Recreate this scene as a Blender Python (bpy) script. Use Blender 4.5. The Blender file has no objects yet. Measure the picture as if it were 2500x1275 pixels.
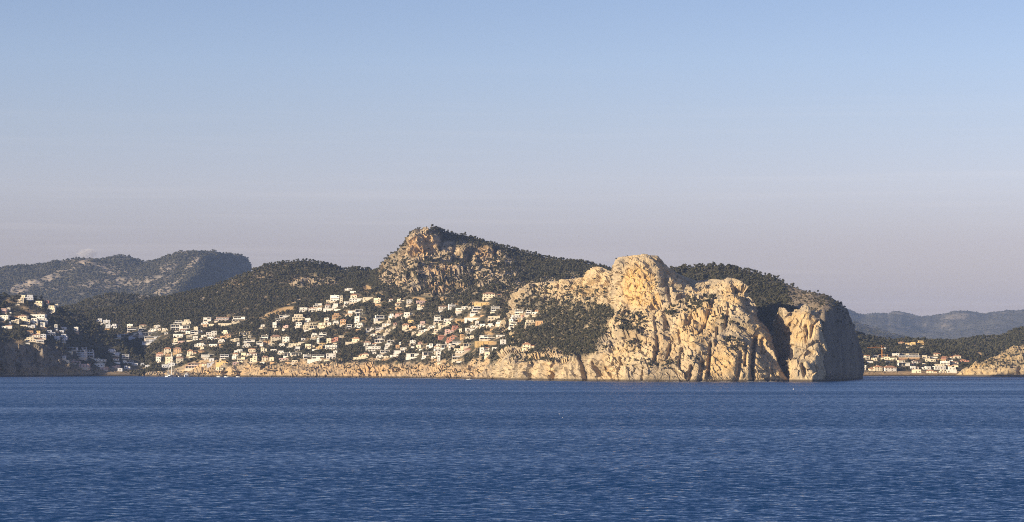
import bpy, math, random
import numpy as np
from mathutils import Vector
from mathutils.bvhtree import BVHTree
R = math.radians
random.seed(7); rng = np.random.default_rng(7)
sc = bpy.context.scene
col = sc.collection

# ------------------------------------------------------------------ camera
K, HY, CX, CAMZ = 6000.0, 882.0, 1250.0, 20.0        # focal length in photo pixels, horizon row, centre column, eye height (m)
cam = bpy.data.cameras.new('camera'); co = bpy.data.objects.new('camera', cam); col.objects.link(co)
co.location = (0, 0, CAMZ); co.rotation_euler = (R(90), 0, 0)
cam.sensor_width = 36; cam.lens = K/2500*36; cam.shift_y = (HY-637.5)/2500
cam.clip_start = 1; cam.clip_end = 200000
sc.camera = co

# ------------------------------------------------------------------ sky and sun
SUN_AZ, SUN_EL = R(61), R(16)            # azimuth to the left of "behind the camera"
sd = Vector((-math.sin(SUN_AZ)*math.cos(SUN_EL), -math.cos(SUN_AZ)*math.cos(SUN_EL), math.sin(SUN_EL)))
w = bpy.data.worlds.new('World'); sc.world = w; w.use_nodes = True
nt = w.node_tree; nt.nodes.clear()
def N(t, typ, **kw):
    n = t.nodes.new(typ)
    for k, v in kw.items():
        if k.startswith('i_'): n.inputs[k[2:].replace('_', ' ')].default_value = v
        else: setattr(n, k, v)
    return n
sky = N(nt, 'ShaderNodeTexSky', sky_type='NISHITA', sun_disc=False, sun_elevation=SUN_EL,
        sun_rotation=math.atan2(sd.x, sd.y), altitude=0, air_density=1.0, dust_density=0.6, ozone_density=1.5)
bg = N(nt, 'ShaderNodeBackground'); wo = N(nt, 'ShaderNodeOutputWorld')
tc = N(nt, 'ShaderNodeTexCoord'); sx = N(nt, 'ShaderNodeSeparateXYZ')
nt.links.new(tc.outputs['Generated'], sx.inputs[0])
rp = N(nt, 'ShaderNodeValToRGB')         # evening air: mauve veil low over the horizon, the same all round
nt.links.new(sx.outputs['Z'], rp.inputs[0])
SKYSTOPS = [(0.0, (0.751, 0.662, 0.973)), (0.0245, (0.751, 0.662, 0.973)), (0.0469, (0.877, 0.739, 1.014)), (0.0718, (1.081, 0.92, 1.177)), (0.0965, (1.079, 0.958, 1.192)), (0.1211, (1.049, 0.981, 1.229)), (0.1438, (0.982, 0.941, 1.195)), (1.0, (0.982, 0.941, 1.195))]
el = rp.color_ramp.elements
while len(el) < len(SKYSTOPS): el.new(0.5)
for e, (p, c) in zip(el, SKYSTOPS): e.position = p; e.color = (*c, 1)
mx = N(nt, 'ShaderNodeMixRGB', blend_type='MULTIPLY'); mx.inputs[0].default_value = 1
nt.links.new(sky.outputs[0], mx.inputs[1]); nt.links.new(rp.outputs[0], mx.inputs[2])
# thin veil of cirrus low in the sky
mp = N(nt, 'ShaderNodeMapping'); mp.inputs['Scale'].default_value = (3, 3, 130)
nz = N(nt, 'ShaderNodeTexNoise', i_Scale=2.2, i_Detail=4.0, i_Roughness=0.55)
nt.links.new(tc.outputs['Generated'], mp.inputs[0]); nt.links.new(mp.outputs[0], nz.inputs[0])
cr = N(nt, 'ShaderNodeMapRange'); cr.inputs['From Min'].default_value = 0.52; cr.inputs['From Max'].default_value = 0.8
cr.inputs['To Max'].default_value = 0.09
nt.links.new(nz.outputs[0], cr.inputs[0])
hb = N(nt, 'ShaderNodeMapRange'); hb.inputs['From Min'].default_value = 0.13; hb.inputs['From Max'].default_value = 0.05
nt.links.new(sx.outputs['Z'], hb.inputs[0])
mm = N(nt, 'ShaderNodeMath', operation='MULTIPLY'); nt.links.new(cr.outputs[0], mm.inputs[0]); nt.links.new(hb.outputs[0], mm.inputs[1])
cm = N(nt, 'ShaderNodeMixRGB'); nt.links.new(mm.outputs[0], cm.inputs[0]); nt.links.new(mx.outputs[0], cm.inputs[1])
cm.inputs[2].default_value = (9, 8, 7.4, 1)
nt.links.new(cm.outputs[0], bg.inputs[0]); nt.links.new(bg.outputs[0], wo.inputs[0])
bg.inputs[1].default_value = 0.0785
sl = bpy.data.lights.new('sun', 'SUN'); sl.energy = 5.0; sl.angle = R(0.5); sl.color = (1.0, 0.835, 0.575)
so = bpy.data.objects.new('sun', sl); col.objects.link(so); so.rotation_euler = sd.to_track_quat('Z', 'Y').to_euler()
vs = sc.view_settings; vs.view_transform = 'Standard'; vs.look = 'None'; vs.gamma = 1; vs.exposure = 0.7; vs.use_curve_mapping = False
sc.cycles.use_denoising = False; sc.cycles.filter_width = 1.0
sc.cycles.max_bounces = 5; sc.cycles.volume_bounces = 0; sc.cycles.transparent_max_bounces = 4
sc.cycles.sample_clamp_indirect = 8

# ------------------------------------------------------------------ helpers
def world(px, py, D): return np.stack([(px-CX)/K*D, D+0*px, CAMZ+(HY-py)/K*D], -1)
def topx(P): return CX+K*P[..., 0]/P[..., 1], HY-K*(P[..., 2]-CAMZ)/P[..., 1]

def _h(ix, iy, iz, s):
    h = (ix.astype(np.uint32)*np.uint32(374761393) + iy.astype(np.uint32)*np.uint32(668265263)
         + iz.astype(np.uint32)*np.uint32(2147483647) + np.uint32((s*974711) & 0xffffffff))
    h = (h ^ (h >> np.uint32(13)))*np.uint32(1274126177)
    h ^= h >> np.uint32(16)
    return h*np.uint32(2246822519) ^ (h >> np.uint32(11))
def noise(P, seed=0):
    """gradient noise, about -1..1"""
    P = np.asarray(P, np.float32); sh = P.shape[:-1]; P = P.reshape(-1, 3)
    i = np.floor(P); f = P-i; i = i.astype(np.int64)
    u = f*f*f*(f*(f*6-15)+10); out = np.zeros(len(P), np.float32)
    for dx in (0, 1):
        wx = u[:, 0] if dx else 1-u[:, 0]
        for dy in (0, 1):
            wy = u[:, 1] if dy else 1-u[:, 1]
            for dz in (0, 1):
                wz = u[:, 2] if dz else 1-u[:, 2]
                h = _h(i[:, 0]+dx, i[:, 1]+dy, i[:, 2]+dz, seed)
                gx = (h & np.uint32(1023)).astype(np.float32)/511.5-1
                gy = ((h >> np.uint32(10)) & np.uint32(1023)).astype(np.float32)/511.5-1
                gz = ((h >> np.uint32(20)) & np.uint32(1023)).astype(np.float32)/511.5-1
                out += wx*wy*wz*(gx*(f[:, 0]-dx)+gy*(f[:, 1]-dy)+gz*(f[:, 2]-dz))
    return (out*1.5).reshape(sh)
def fbm(P, oct=4, seed=0, gain=0.5):
    o = 0; a = 1; t = 0
    for k in range(oct):
        o = o+a*noise(P*(2.03**k), seed+k); t += a; a *= gain
    return o/t
def ridged(P, oct=3, seed=0, gain=0.5):
    o = 0; a = 1; t = 0
    for k in range(oct):
        o = o+a*(1-2*np.abs(noise(P*(2.1**k), seed+k))); t += a; a *= gain
    return o/t
def cells(P, seed=0):
    """distance to the nearest cell point and a random value of that cell: blocky rock"""
    P = np.asarray(P, np.float32); sh = P.shape[:-1]; P = P.reshape(-1, 3)
    i = np.floor(P).astype(np.int64); f = P-i
    best = np.full(len(P), 9., np.float32); val = np.zeros(len(P), np.float32)
    for dx in (-1, 0, 1):
        for dy in (-1, 0, 1):
            for dz in (-1, 0, 1):
                h = _h(i[:, 0]+dx, i[:, 1]+dy, i[:, 2]+dz, seed)
                a = (h & np.uint32(1023)).astype(np.float32)/1023; b = ((h >> np.uint32(10)) & np.uint32(1023)).astype(np.float32)/1023
                c = ((h >> np.uint32(20)) & np.uint32(1023)).astype(np.float32)/1023
                d = (f[:, 0]-dx-a)**2+(f[:, 1]-dy-b)**2+(f[:, 2]-dz-c)**2
                m = d < best; best[m] = d[m]; val[m] = ((a+b*7+c*13) % 1)[m]
    return np.sqrt(best).reshape(sh), val.reshape(sh)
def facets(P, seed=0, tilt=.9):
    """broken rock: every cell is a block with its own offset and its own tilted face, split from its neighbours by steps"""
    P = np.asarray(P, np.float32); sh = P.shape[:-1]; P = P.reshape(-1, 3)
    i = np.floor(P).astype(np.int64); f = P-i; best = np.full(len(P), 9., np.float32); out = np.zeros(len(P), np.float32)
    for dx in (-1, 0, 1):
        for dy in (-1, 0, 1):
            for dz in (-1, 0, 1):
                h = _h(i[:, 0]+dx, i[:, 1]+dy, i[:, 2]+dz, seed); g = _h(i[:, 2]+dz, i[:, 0]+dx, i[:, 1]+dy, seed+77)
                a = [((h >> np.uint32(k)) & np.uint32(1023)).astype(np.float32)/1023 for k in (0, 10, 20)]
                b = [((g >> np.uint32(k)) & np.uint32(1023)).astype(np.float32)/511.5-1 for k in (0, 10, 20)]
                q = [f[:, 0]-dx-a[0], f[:, 1]-dy-a[1], f[:, 2]-dz-a[2]]
                r2 = q[0]**2+q[1]**2+q[2]**2; v = .45*b[1]+tilt*(q[0]*b[0]+q[2]*b[2])
                m = r2 < best; best[m] = r2[m]; out[m] = v[m]
    return out.reshape(sh)
def sstep(a, b, x):
    t = np.clip((x-a)/(b-a), 0, 1); return t*t*(3-2*t)

def struct(o): o['kind'] = 'structure'; return o
def tag(o, label, cat, group=None):
    o['label'] = label; o['category'] = cat
    if group: o['group'] = group
    return o
def empty(name, loc, rz=0):
    o = bpy.data.objects.new(name, None); col.objects.link(o); o.location = loc; o.rotation_euler.z = rz
    o.empty_display_size = 1; return o
class MB:
    """collects boxes, prisms and tubes into one mesh"""
    def __init__(s): s.v = []; s.f = []; s.m = []
    def add(s, vs_, fs, m=0):
        b = len(s.v); s.v += [tuple(v) for v in vs_]; s.f += [tuple(b+i for i in f) for f in fs]; s.m += [m]*len(fs); return s
    def box(s, x0, x1, y0, y1, z0, z1, m=0):
        return s.add([(x0, y0, z0), (x1, y0, z0), (x1, y1, z0), (x0, y1, z0), (x0, y0, z1), (x1, y0, z1), (x1, y1, z1), (x0, y1, z1)],
                     [(0, 3, 2, 1), (4, 5, 6, 7), (0, 1, 5, 4), (1, 2, 6, 5), (2, 3, 7, 6), (3, 0, 4, 7)], m)
    def hip(s, x0, x1, y0, y1, z, h, m=0):
        i = min(x1-x0, y1-y0)*0.48
        rx0, rx1 = x0+i, x1-i; ym = (y0+y1)/2
        if rx1 < rx0: rx0 = rx1 = (x0+x1)/2
        ya, yb = (ym, ym)
        if (y1-y0) > (x1-x0): rx0 = rx1 = (x0+x1)/2; ya, yb = y0+i, y1-i
        if ya == yb:
            return s.add([(x0, y0, z), (x1, y0, z), (x1, y1, z), (x0, y1, z), (rx0, ym, z+h), (rx1+.001, ym, z+h),
                          (x0, y0, z-.25), (x1, y0, z-.25), (x1, y1, z-.25), (x0, y1, z-.25)],
                         [(0, 1, 5, 4), (1, 2, 5), (2, 3, 4, 5), (3, 0, 4), (6, 7, 1, 0), (7, 8, 2, 1), (8, 9, 3, 2), (9, 6, 0, 3), (9, 8, 7, 6)], m)
        return s.add([(x0, y0, z), (x1, y0, z), (x1, y1, z), (x0, y1, z), (rx0, ya, z+h), (rx0, yb, z+h),
                      (x0, y0, z-.25), (x1, y0, z-.25), (x1, y1, z-.25), (x0, y1, z-.25)],
                     [(0, 1, 4), (1, 2, 5, 4), (2, 3, 5), (3, 0, 4, 5), (6, 7, 1, 0), (7, 8, 2, 1), (8, 9, 3, 2), (9, 6, 0, 3), (9, 8, 7, 6)], m)
    def tube(s, a, b, r0, r1=None, n=8, m=0):
        r1 = r0 if r1 is None else r1; a = Vector(a); b = Vector(b); d = (b-a).normalized()
        u = d.orthogonal().normalized(); v = d.cross(u); p = []
        for q, rr in ((a, r0), (b, r1)):
            for k in range(n):
                t = 2*math.pi*k/n; p.append(q+u*math.cos(t)*rr+v*math.sin(t)*rr)
        return s.add(p, [(k, (k+1) % n, n+(k+1) % n, n+k) for k in range(n)]+[tuple(range(n-1, -1, -1)), tuple(range(n, 2*n))], m)
    def mesh(s, name, mats):
        me = bpy.data.meshes.new(name); me.from_pydata(s.v, [], s.f)
        for mt in (mats if isinstance(mats, (list, tuple)) else [mats]): me.materials.append(mt)
        me.polygons.foreach_set('material_index', s.m); return me
    def build(s, name, mats, parent=None):
        o = bpy.data.objects.new(name, s.mesh(name, mats)); col.objects.link(o); o.parent = parent; return o

# ------------------------------------------------------------------ materials
def newmat(name):
    m = bpy.data.materials.new(name); m.use_nodes = True; t = m.node_tree; t.nodes.clear()
    o = N(t, 'ShaderNodeOutputMaterial'); b = N(t, 'ShaderNodeBsdfPrincipled'); t.links.new(b.outputs[0], o.inputs[0])
    return m, t, b
def mixc(t, f, a, b, typ='MIX'):
    n = N(t, 'ShaderNodeMixRGB', blend_type=typ)
    for k, v in ((0, f), (1, a), (2, b)):
        if hasattr(v, 'is_linked'): t.links.new(v, n.inputs[k])
        else: n.inputs[k].default_value = v if k == 0 else (*v, 1)
    return n.outputs[0]
def nodenoise(t, vec, scale, detail=4, rough=0.55):
    n = N(t, 'ShaderNodeTexNoise', i_Scale=scale, i_Detail=float(detail), i_Roughness=rough); t.links.new(vec, n.inputs[0]); return n.outputs[0]
def mrange(t, v, a, b, c=0., d=1.):
    n = N(t, 'ShaderNodeMapRange'); t.links.new(v, n.inputs[0])
    for k, q in zip(('From Min', 'From Max', 'To Min', 'To Max'), (a, b, c, d)): n.inputs[k].default_value = q
    return n.outputs[0]
def plain(name, c, rough=0.8, var=0.12, scale=0.6, bump=0.0):
    m, t, b = newmat(name); g = N(t, 'ShaderNodeTexCoord').outputs['Object']
    f = nodenoise(t, g, scale, 5)
    lo = tuple(x*(1-var) for x in c); hi = tuple(min(1, x*(1+var)) for x in c)
    t.links.new(mixc(t, mrange(t, f, .3, .7), lo, hi), b.inputs['Base Color']); b.inputs['Roughness'].default_value = rough
    if bump:
        bn = N(t, 'ShaderNodeBump', i_Strength=bump, i_Distance=0.05); t.links.new(nodenoise(t, g, scale*8, 4), bn.inputs['Height'])
        t.links.new(bn.outputs[0], b.inputs['Normal'])
    return m
def terrain_mat(name, pale, grey, warm, soil_or_lift, scrub, bump=1.0):
    """limestone with grey weathering and ochre stains; attributes: veg = scrub ground, soil = bare earth, also the painted lightening of the cape gully, stain = ochre rock"""
    m, t, b = newmat(name); g = N(t, 'ShaderNodeNewGeometry').outputs['Position']
    mpn = N(t, 'ShaderNodeMapping'); mpn.inputs['Scale'].default_value = (1, 1, 0.3); t.links.new(g, mpn.inputs[0]); gv = mpn.outputs[0]
    at = lambda a: N(t, 'ShaderNodeAttribute', attribute_name=a).outputs['Fac']
    n1 = nodenoise(t, gv, 0.045, 6, .6); n2 = nodenoise(t, gv, 0.25, 5, .65); n3 = nodenoise(t, g, 0.9, 4, .6)
    nL = nodenoise(t, gv, 0.014, 4, .6); c = mixc(t, mrange(t, n1, .42, .66), pale, grey)
    c = mixc(t, mrange(t, nL, .5, .68, 0, .55), c, tuple(x*y for x, y in zip(grey, (1.0, .95, .92))))
    c = mixc(t, mrange(t, nL, .5, .36, 0, .4), c, warm)
    c = mixc(t, mrange(t, n2, .45, .75, 0, .65), c, grey)
    sa = N(t, 'ShaderNodeMath', operation='MULTIPLY'); t.links.new(at('stain'), sa.inputs[0]); t.links.new(mrange(t, n2, .3, .6), sa.inputs[1])
    c = mixc(t, sa.outputs[0], c, warm)
    vo = N(t, 'ShaderNodeTexVoronoi', i_Scale=.42); t.links.new(gv, vo.inputs['Vector'])
    c = mixc(t, mrange(t, vo.outputs['Distance'], .34, .08, 0, .5), c, tuple(x*.4 for x in grey))          # dark spots painted as the shade of pits and hollows
    c = mixc(t, mrange(t, n3, .42, .7, 0, .45), c, tuple(x*.42 for x in grey))
    c = mixc(t, at('soil_or_lift'), c, mixc(t, mrange(t, n2, .3, .7), soil_or_lift, tuple(x*.7 for x in soil_or_lift)))
    c = mixc(t, at('veg'), c, mixc(t, mrange(t, n3, .3, .7), scrub, tuple(x*.55 for x in scrub)))
    wet = N(t, 'ShaderNodeSeparateXYZ'); t.links.new(g, wet.inputs[0])          # dark wet band where the swell reaches
    c = mixc(t, mrange(t, wet.outputs['Z'], 3.0, 1.2, 0, .9), c, (.035, .03, .026))
    t.links.new(c, b.inputs['Base Color']); b.inputs['Roughness'].default_value = .95; b.inputs['Specular IOR Level'].default_value = .1
    bn = N(t, 'ShaderNodeBump', i_Strength=bump, i_Distance=.55); ad = N(t, 'ShaderNodeMath', operation='ADD')
    cr_ = N(t, 'ShaderNodeTexNoise', noise_type='RIDGED_MULTIFRACTAL', i_Scale=.16, i_Detail=5.0, i_Roughness=.6); t.links.new(gv, cr_.inputs[0])
    t.links.new(cr_.outputs[0], ad.inputs[0]); t.links.new(n3, ad.inputs[1]); t.links.new(ad.outputs[0], bn.inputs['Height']); t.links.new(bn.outputs[0], b.inputs['Normal'])
    return m
ROCK = terrain_mat('limestone', (.56, .435, .265), (.29, .24, .175), (.60, .385, .14), (.56, .36, .17), (.085, .078, .05))
ROCK_SHADE = terrain_mat('shade_darkened_limestone', (.29, .24, .185), (.115, .102, .088), (.3, .22, .12), (.4, .28, .15), (.06, .058, .04))  # limestone darkened in colour to deepen the shade of cape and left cliff
ROCKC = terrain_mat('limestone_crags', (.52, .39, .24), (.27, .23, .175), (.55, .33, .14), (.56, .37, .18), (.08, .073, .048))
ROCKF = terrain_mat('far_limestone', (.46, .37, .27), (.29, .255, .21), (.45, .32, .18), (.4, .3, .2), (.095, .09, .065))
def leafmat(name, a, b_):
    m, t, b = newmat(name); oi = N(t, 'ShaderNodeObjectInfo').outputs['Random']; g = N(t, 'ShaderNodeNewGeometry')
    n = nodenoise(t, g.outputs['Position'], .35, 3)
    f = N(t, 'ShaderNodeMath', operation='ADD'); t.links.new(oi, f.inputs[0]); t.links.new(n, f.inputs[1])
    t.links.new(mixc(t, mrange(t, f.outputs[0], .4, 1.3), a, b_), b.inputs['Base Color']); b.inputs['Roughness'].default_value = .75
    b.inputs['Specular IOR Level'].default_value = .2; return m
LEAF = leafmat('pine_needles', (.024, .028, .017), (.088, .080, .044)); LEAF2 = leafmat('scrub_leaves', (.032, .035, .022), (.078, .070, .042))
BARK = plain('bark', (.13, .09, .06), .95, .3, 2)

# ------------------------------------------------------------------ terrain sheets
TERR = []                                # (points grid, object) for placing things on them
def gs(a, s):
    if s <= 0: return a
    k = np.exp(-.5*(np.arange(-3*int(s)-1, 3*int(s)+2)/s)**2); k /= k.sum(); p = len(k)//2
    return np.convolve(np.pad(a, p, mode='edge'), k, 'valid')
def ell(px, py, lst):
    o = np.zeros(px.shape)
    for e in lst:
        cx, cy, rx, ry = e[:4]; ang = R(e[4]) if len(e) > 4 else 0; v = e[5] if len(e) > 5 else 1
        dx, dy = px-cx, py-cy; c, s = math.cos(ang), math.sin(ang)
        d = np.sqrt(((dx*c+dy*s)/rx)**2+((-dx*s+dy*c)/ry)**2)
        o = np.maximum(o, v*sstep(1.25, .75, d))
    return o
def carve(px, py, lst):
    """distance-weighted gullies (positive = cut back) along polylines in the face"""
    o = np.zeros(px.shape)
    for pts, wd, dep in lst:
        best = np.full(px.shape, 1e9)
        for (ax, ay), (bx, by) in zip(pts, pts[1:]):
            vx, vy = bx-ax, by-ay; t = np.clip(((px-ax)*vx+(py-ay)*vy)/(vx*vx+vy*vy), 0, 1)
            best = np.minimum(best, (px-ax-t*vx)**2+(py-ay-t*vy)**2)
        o += dep*np.exp(-best/(wd*wd))
    return o
def sheet(name, u, contours, segs, mat, disp=None, masks=None, pxmap=None, smu=None, smt=2, flat=False):
    """a landform skinned over contour lines; each contour is ('y'|'z', [(column, photo row | height, distance), ...])"""
    u = np.asarray(u, float); px = pxmap(u) if pxmap else u; C = []
    for k, (mode, pts) in enumerate(contours):
        a = np.array(pts, float); s = (smu[k] if smu else 0)
        v = gs(np.interp(u, a[:, 0], a[:, 1]), s); D = gs(np.interp(u, a[:, 0], a[:, 2]), max(s, 2))
        z = v if mode == 'z' else CAMZ+(HY-v)/K*D
        C.append(np.stack([(px-CX)/K*D, D, z], -1))
    rows = []
    for k, n in enumerate(segs):
        for j in range(n): rows.append(C[k]+(C[k+1]-C[k])*(j/n))
    rows.append(C[-1]); P = np.array(rows).transpose(1, 0, 2)
    for _ in range(smt):
        Q = P.copy(); Q[:, 1:-1] = (P[:, :-2]+2*P[:, 1:-1]+P[:, 2:])/4; P = Q
    du = np.gradient(P, axis=0); dt = np.gradient(P, axis=1); nr = np.cross(du, dt); nr /= np.linalg.norm(nr, axis=-1, keepdims=True)+1e-9
    vx, vy = topx(P)
    if disp is not None:
        d, back = disp(P, vx, vy); P = P+nr*d[..., None]
        if back is not None: P[..., 1] += back; P[..., 0] += back*P[..., 0]/P[..., 1]
    vx, vy = topx(P); nu, ntt = P.shape[:2]
    idx = np.arange(nu*ntt).reshape(nu, ntt)
    F = np.stack([idx[:-1, :-1], idx[1:, :-1], idx[1:, 1:], idx[:-1, 1:]], -1).reshape(-1, 4)
    me = bpy.data.meshes.new(name); V = P.reshape(-1, 3)
    me.vertices.add(len(V)); me.vertices.foreach_set('co', V.astype(np.float32).ravel())
    me.loops.add(F.size); me.loops.foreach_set('vertex_index', F.astype(np.int32).ravel())
    me.polygons.add(len(F)); me.polygons.foreach_set('loop_start', np.arange(0, F.size, 4, dtype=np.int32))
    me.update(calc_edges=True)
    M = masks(P, vx, vy, nr) if masks else {}
    for a in ('veg', 'soil_or_lift', 'stain'):
        at = me.attributes.new(a, 'FLOAT', 'POINT'); q = M.get(a, np.zeros(P.shape[:2])); at.data.foreach_set('value', np.clip(q, 0, 1).astype(np.float32).ravel())
    me.materials.append(mat); me.polygons.foreach_set('use_smooth', np.full(len(F), not flat))
    o = bpy.data.objects.new(name, me); col.objects.link(o); struct(o)
    T = dict(P=P, F=F, obj=o, M=M, px=vx, py=vy); TERR.append(T); return T
# ------------------------------------------------------------------ the sea
def shore_y(D): return HY+K*CAMZ/D
def rng_(a, b, st): return np.arange(a, b+st/2, st)
def sc3(P, a, b=None, c=None): return P/np.array([a, b or a, c or a])

# ---- village slope, wooded hill on the left and the central peak
def shift(pts, dD=0, dy=0): return [(u, y+dy, D+dD) for u, y, D in pts]
MSH = [(120, 3330), (300, 3300), (400, 3170), (520, 3140), (700, 3040), (900, 2960), (1050, 2840), (1200, 2690), (1300, 2640), (1500, 2700), (1620, 2800)]
ms = lambda x: float(np.interp(x, [a for a, _ in MSH], [b for _, b in MSH]))
main_contours = [
    ('z', [(x, -4, D-6) for x, D in MSH]),
    ('z', [(x, .6, D) for x, D in MSH]),
    ('y', [(x, y, ms(x)+d*1.7) for x, y, d in [(120, 900, 60), (300, 908, 45), (380, 907, 40), (470, 905, 40), (530, 908, 25), (545, 897, 22), (565, 890, 22), (590, 897, 20), (612, 889, 22), (640, 894, 25), (700, 893, 28),
        (760, 891, 28), (800, 887, 30), (850, 884, 32), (900, 882, 34), (960, 884, 34), (1010, 888, 36), (1060, 893, 36), (1110, 895, 38), (1150, 889, 36), (1180, 878, 34), (1210, 862, 34), (1250, 850, 40), (1300, 850, 60), (1505, 850, 60), (1580, 916, 60)]]),
    ('y', [(x, y, ms(x)+d) for x, y, d in [(120, 850, 140), (300, 860, 140), (400, 855, 150), (550, 845, 150), (700, 842, 150), (900, 836, 150), (1050, 842, 150), (1200, 832, 150), (1300, 820, 170), (1505, 812, 150), (1580, 916, 150)]]),
    ('y', [(x, y, ms(x)+d) for x, y, d in [(120, 790, 260), (300, 795, 260), (400, 800, 260), (480, 788, 290), (560, 778, 300), (640, 770, 300), (720, 756, 310), (800, 737, 320), (870, 716, 330), (930, 712, 330), (1000, 724, 320), (1100, 730, 330), (1200, 722, 340), (1260, 735, 330), (1330, 730, 330), (1505, 724, 300), (1580, 916, 300)]]),
    ('y', [(120, 770, 3680), (300, 760, 3640), (420, 755, 3600), (540, 735, 3580), (650, 700, 3570), (760, 690, 3560), (860, 682, 3540), (905, 690, 3440), (950, 664, 3400), (990, 640, 3390), (1000, 622, 3395), (1040, 618, 3395), (1075, 622, 3400),
           (1100, 640, 3390), (1150, 648, 3370), (1200, 650, 3360), (1260, 662, 3340), (1330, 672, 3310), (1420, 676, 3270), (1500, 670, 3230), (1580, 916, 3200)]),
    ('y', [(120, 768, 3740), (200, 765, 3740), (230, 760, 3740), (280, 748, 3740), (330, 735, 3740), (370, 722, 3740), (410, 720, 3740), (450, 712, 3730), (480, 700, 3720), (510, 691, 3710), (540, 681, 3700), (570, 671, 3700), (600, 661, 3690), (630, 648, 3690), (650, 641, 3690), (680, 637, 3690), (720, 634, 3690),
           (760, 633, 3690), (790, 637, 3690), (815, 643, 3700), (835, 651, 3710), (848, 650, 3710), (870, 646, 3710), (900, 648, 3710), (920, 652, 3690), (932, 657, 3540), (938, 645, 3500), (950, 631, 3480), (965, 618, 3470), (980, 606, 3460), (994, 594, 3440), (998, 582, 3420), (1001, 570, 3415), (1006, 558, 3415),
           (1014, 552, 3418), (1040, 550, 3425), (1070, 553, 3440), (1085, 557, 3460), (1110, 563, 3470), (1150, 571, 3480), (1180, 579, 3480), (1210, 588, 3480), (1250, 601, 3470), (1300, 612, 3460), (1350, 622, 3450), (1400, 632, 3440), (1450, 640, 3430), (1500, 648, 3420), (1515, 655, 3420), (1580, 915, 3400)]),
    ('z', [(120, 70, 3900), (500, 90, 3860), (760, 120, 3860), (900, 110, 3860), (960, 110, 3620), (1040, 160, 3560), (1200, 130, 3640), (1500, 80, 3560), (1580, 0, 3500)]),
    ('z', [(120, -4, 4300), (760, -4, 4300), (1620, -4, 4100)])]
MG = [([(1078, 556), (1080, 580), (1074, 604)], 5, 13), ([(1146, 622), (1150, 650), (1158, 675), (1160, 700)], 6, 15), ([(1207, 600), (1209, 622)], 4, 11), ([(1172, 632), (1178, 665)], 5, 9),
      ([(1112, 590), (1104, 640)], 6, 7), ([(1030, 640), (1042, 690)], 8, 6), ([(990, 640), (1010, 680)], 7, 6), ([(1265, 640), (1285, 690)], 9, 8), ([(938, 690), (960, 720)], 9, 6), ([(905, 650), (890, 700)], 16, 22)]
def crag_area(px, py):
    c = ell(px, py, [(1070, 650, 125, 62, 0), (1180, 640, 90, 52, 20), (1035, 590, 45, 42), (980, 660, 60, 40, -20), (1090, 700, 110, 25, 0, .8), (1240, 690, 50, 45, 0, .8), (1330, 710, 90, 32, 0, .9), (1430, 690, 50, 40),
                     (755, 692, 52, 16, 0, .9), (800, 690, 22, 12), (560, 690, 40, 14, 0, .35), (640, 672, 30, 10, 0, .4)])
    return c*sstep(0, 14, py-np.interp(px, [930, 1040, 1085, 1150, 1230, 1300, 1620], [600, 545, 568, 592, 606, 650, 690]))
def main_disp(P, px, py):
    inland = sstep(2, 30, P[..., 2]); cr = crag_area(px, py); coast = sstep(880, 900, py)*(P[..., 1] < 3500)*inland**0+0
    hill = sstep(60, 110, P[..., 2])
    d = fbm(sc3(P, 120), 3, 3)*9*hill+fbm(sc3(P, 30), 3, 11)*2.2*inland
    rg = ridged(sc3(P, 34, 34, 48), 4, 5); dc, vc = cells(sc3(P, 13, 13, 19)+fbm(sc3(P, 20), 2, 8)[..., None]*.4, 4)
    wv = np.stack([fbm(sc3(P, 9), 3, 7), fbm(sc3(P, 9), 3, 72), fbm(sc3(P, 12), 3, 74)], -1)*3.; Q = P+wv
    d = d+cr*(rg*3.5+facets(sc3(Q, 24, 24, 38), 14, 1.3)*6+facets(sc3(Q, 10, 10, 16), 15)*4+facets(sc3(Q, 5), 16)*2)
    d = d+coast*inland*0
    r2 = ridged(sc3(P, 16, 16, 14), 4, 21); dc2, vc2 = cells(sc3(P, 7), 9)
    cst = sstep(875, 893, py)*(P[..., 1] < 3300)*(P[..., 1]-np.interp(px, [a for a, _ in MSH], [b for _, b in MSH]) < 75)
    d = d+cst*(r2*1.2+facets(sc3(P, 22, 22, 16)+fbm(sc3(P, 12), 3, 19)[..., None]*.5, 17, .7)*3+facets(sc3(P, 7)+fbm(sc3(P, 5), 2, 20)[..., None]*.4, 18, .6)*1.9+fbm(sc3(P, 40), 3, 22)*6+fbm(sc3(P, 11), 3, 23)*2.5)
    return d, carve(px, py, MG)+cst*carve(px, py, [([(556, 922), (552, 906)], 7, 12), ([(588, 922), (584, 908)], 6, 12), ([(1185, 925), (1195, 912)], 8, 10), ([(1158, 920), (1166, 905)], 7, 7), ([(905, 915), (903, 900)], 3, 6)])
EARTH = [(688, 759, 34, 7, -14), (660, 769, 22, 4, -25), (895, 706, 12, 9), (922, 719, 14, 4), (1083, 731, 26, 4, 8), (1120, 740, 14, 4), (1012, 729, 26, 3), (560, 774, 22, 3), (1148, 781, 22, 9, -8), (1170, 742, 30, 4), (1190, 815, 18, 5), (1195, 838, 30, 5),
         (885, 779, 12, 4), (520, 910, 30, 4, 0, .9), (1120, 786, 10, 8), (1030, 733, 14, 3)]
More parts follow.
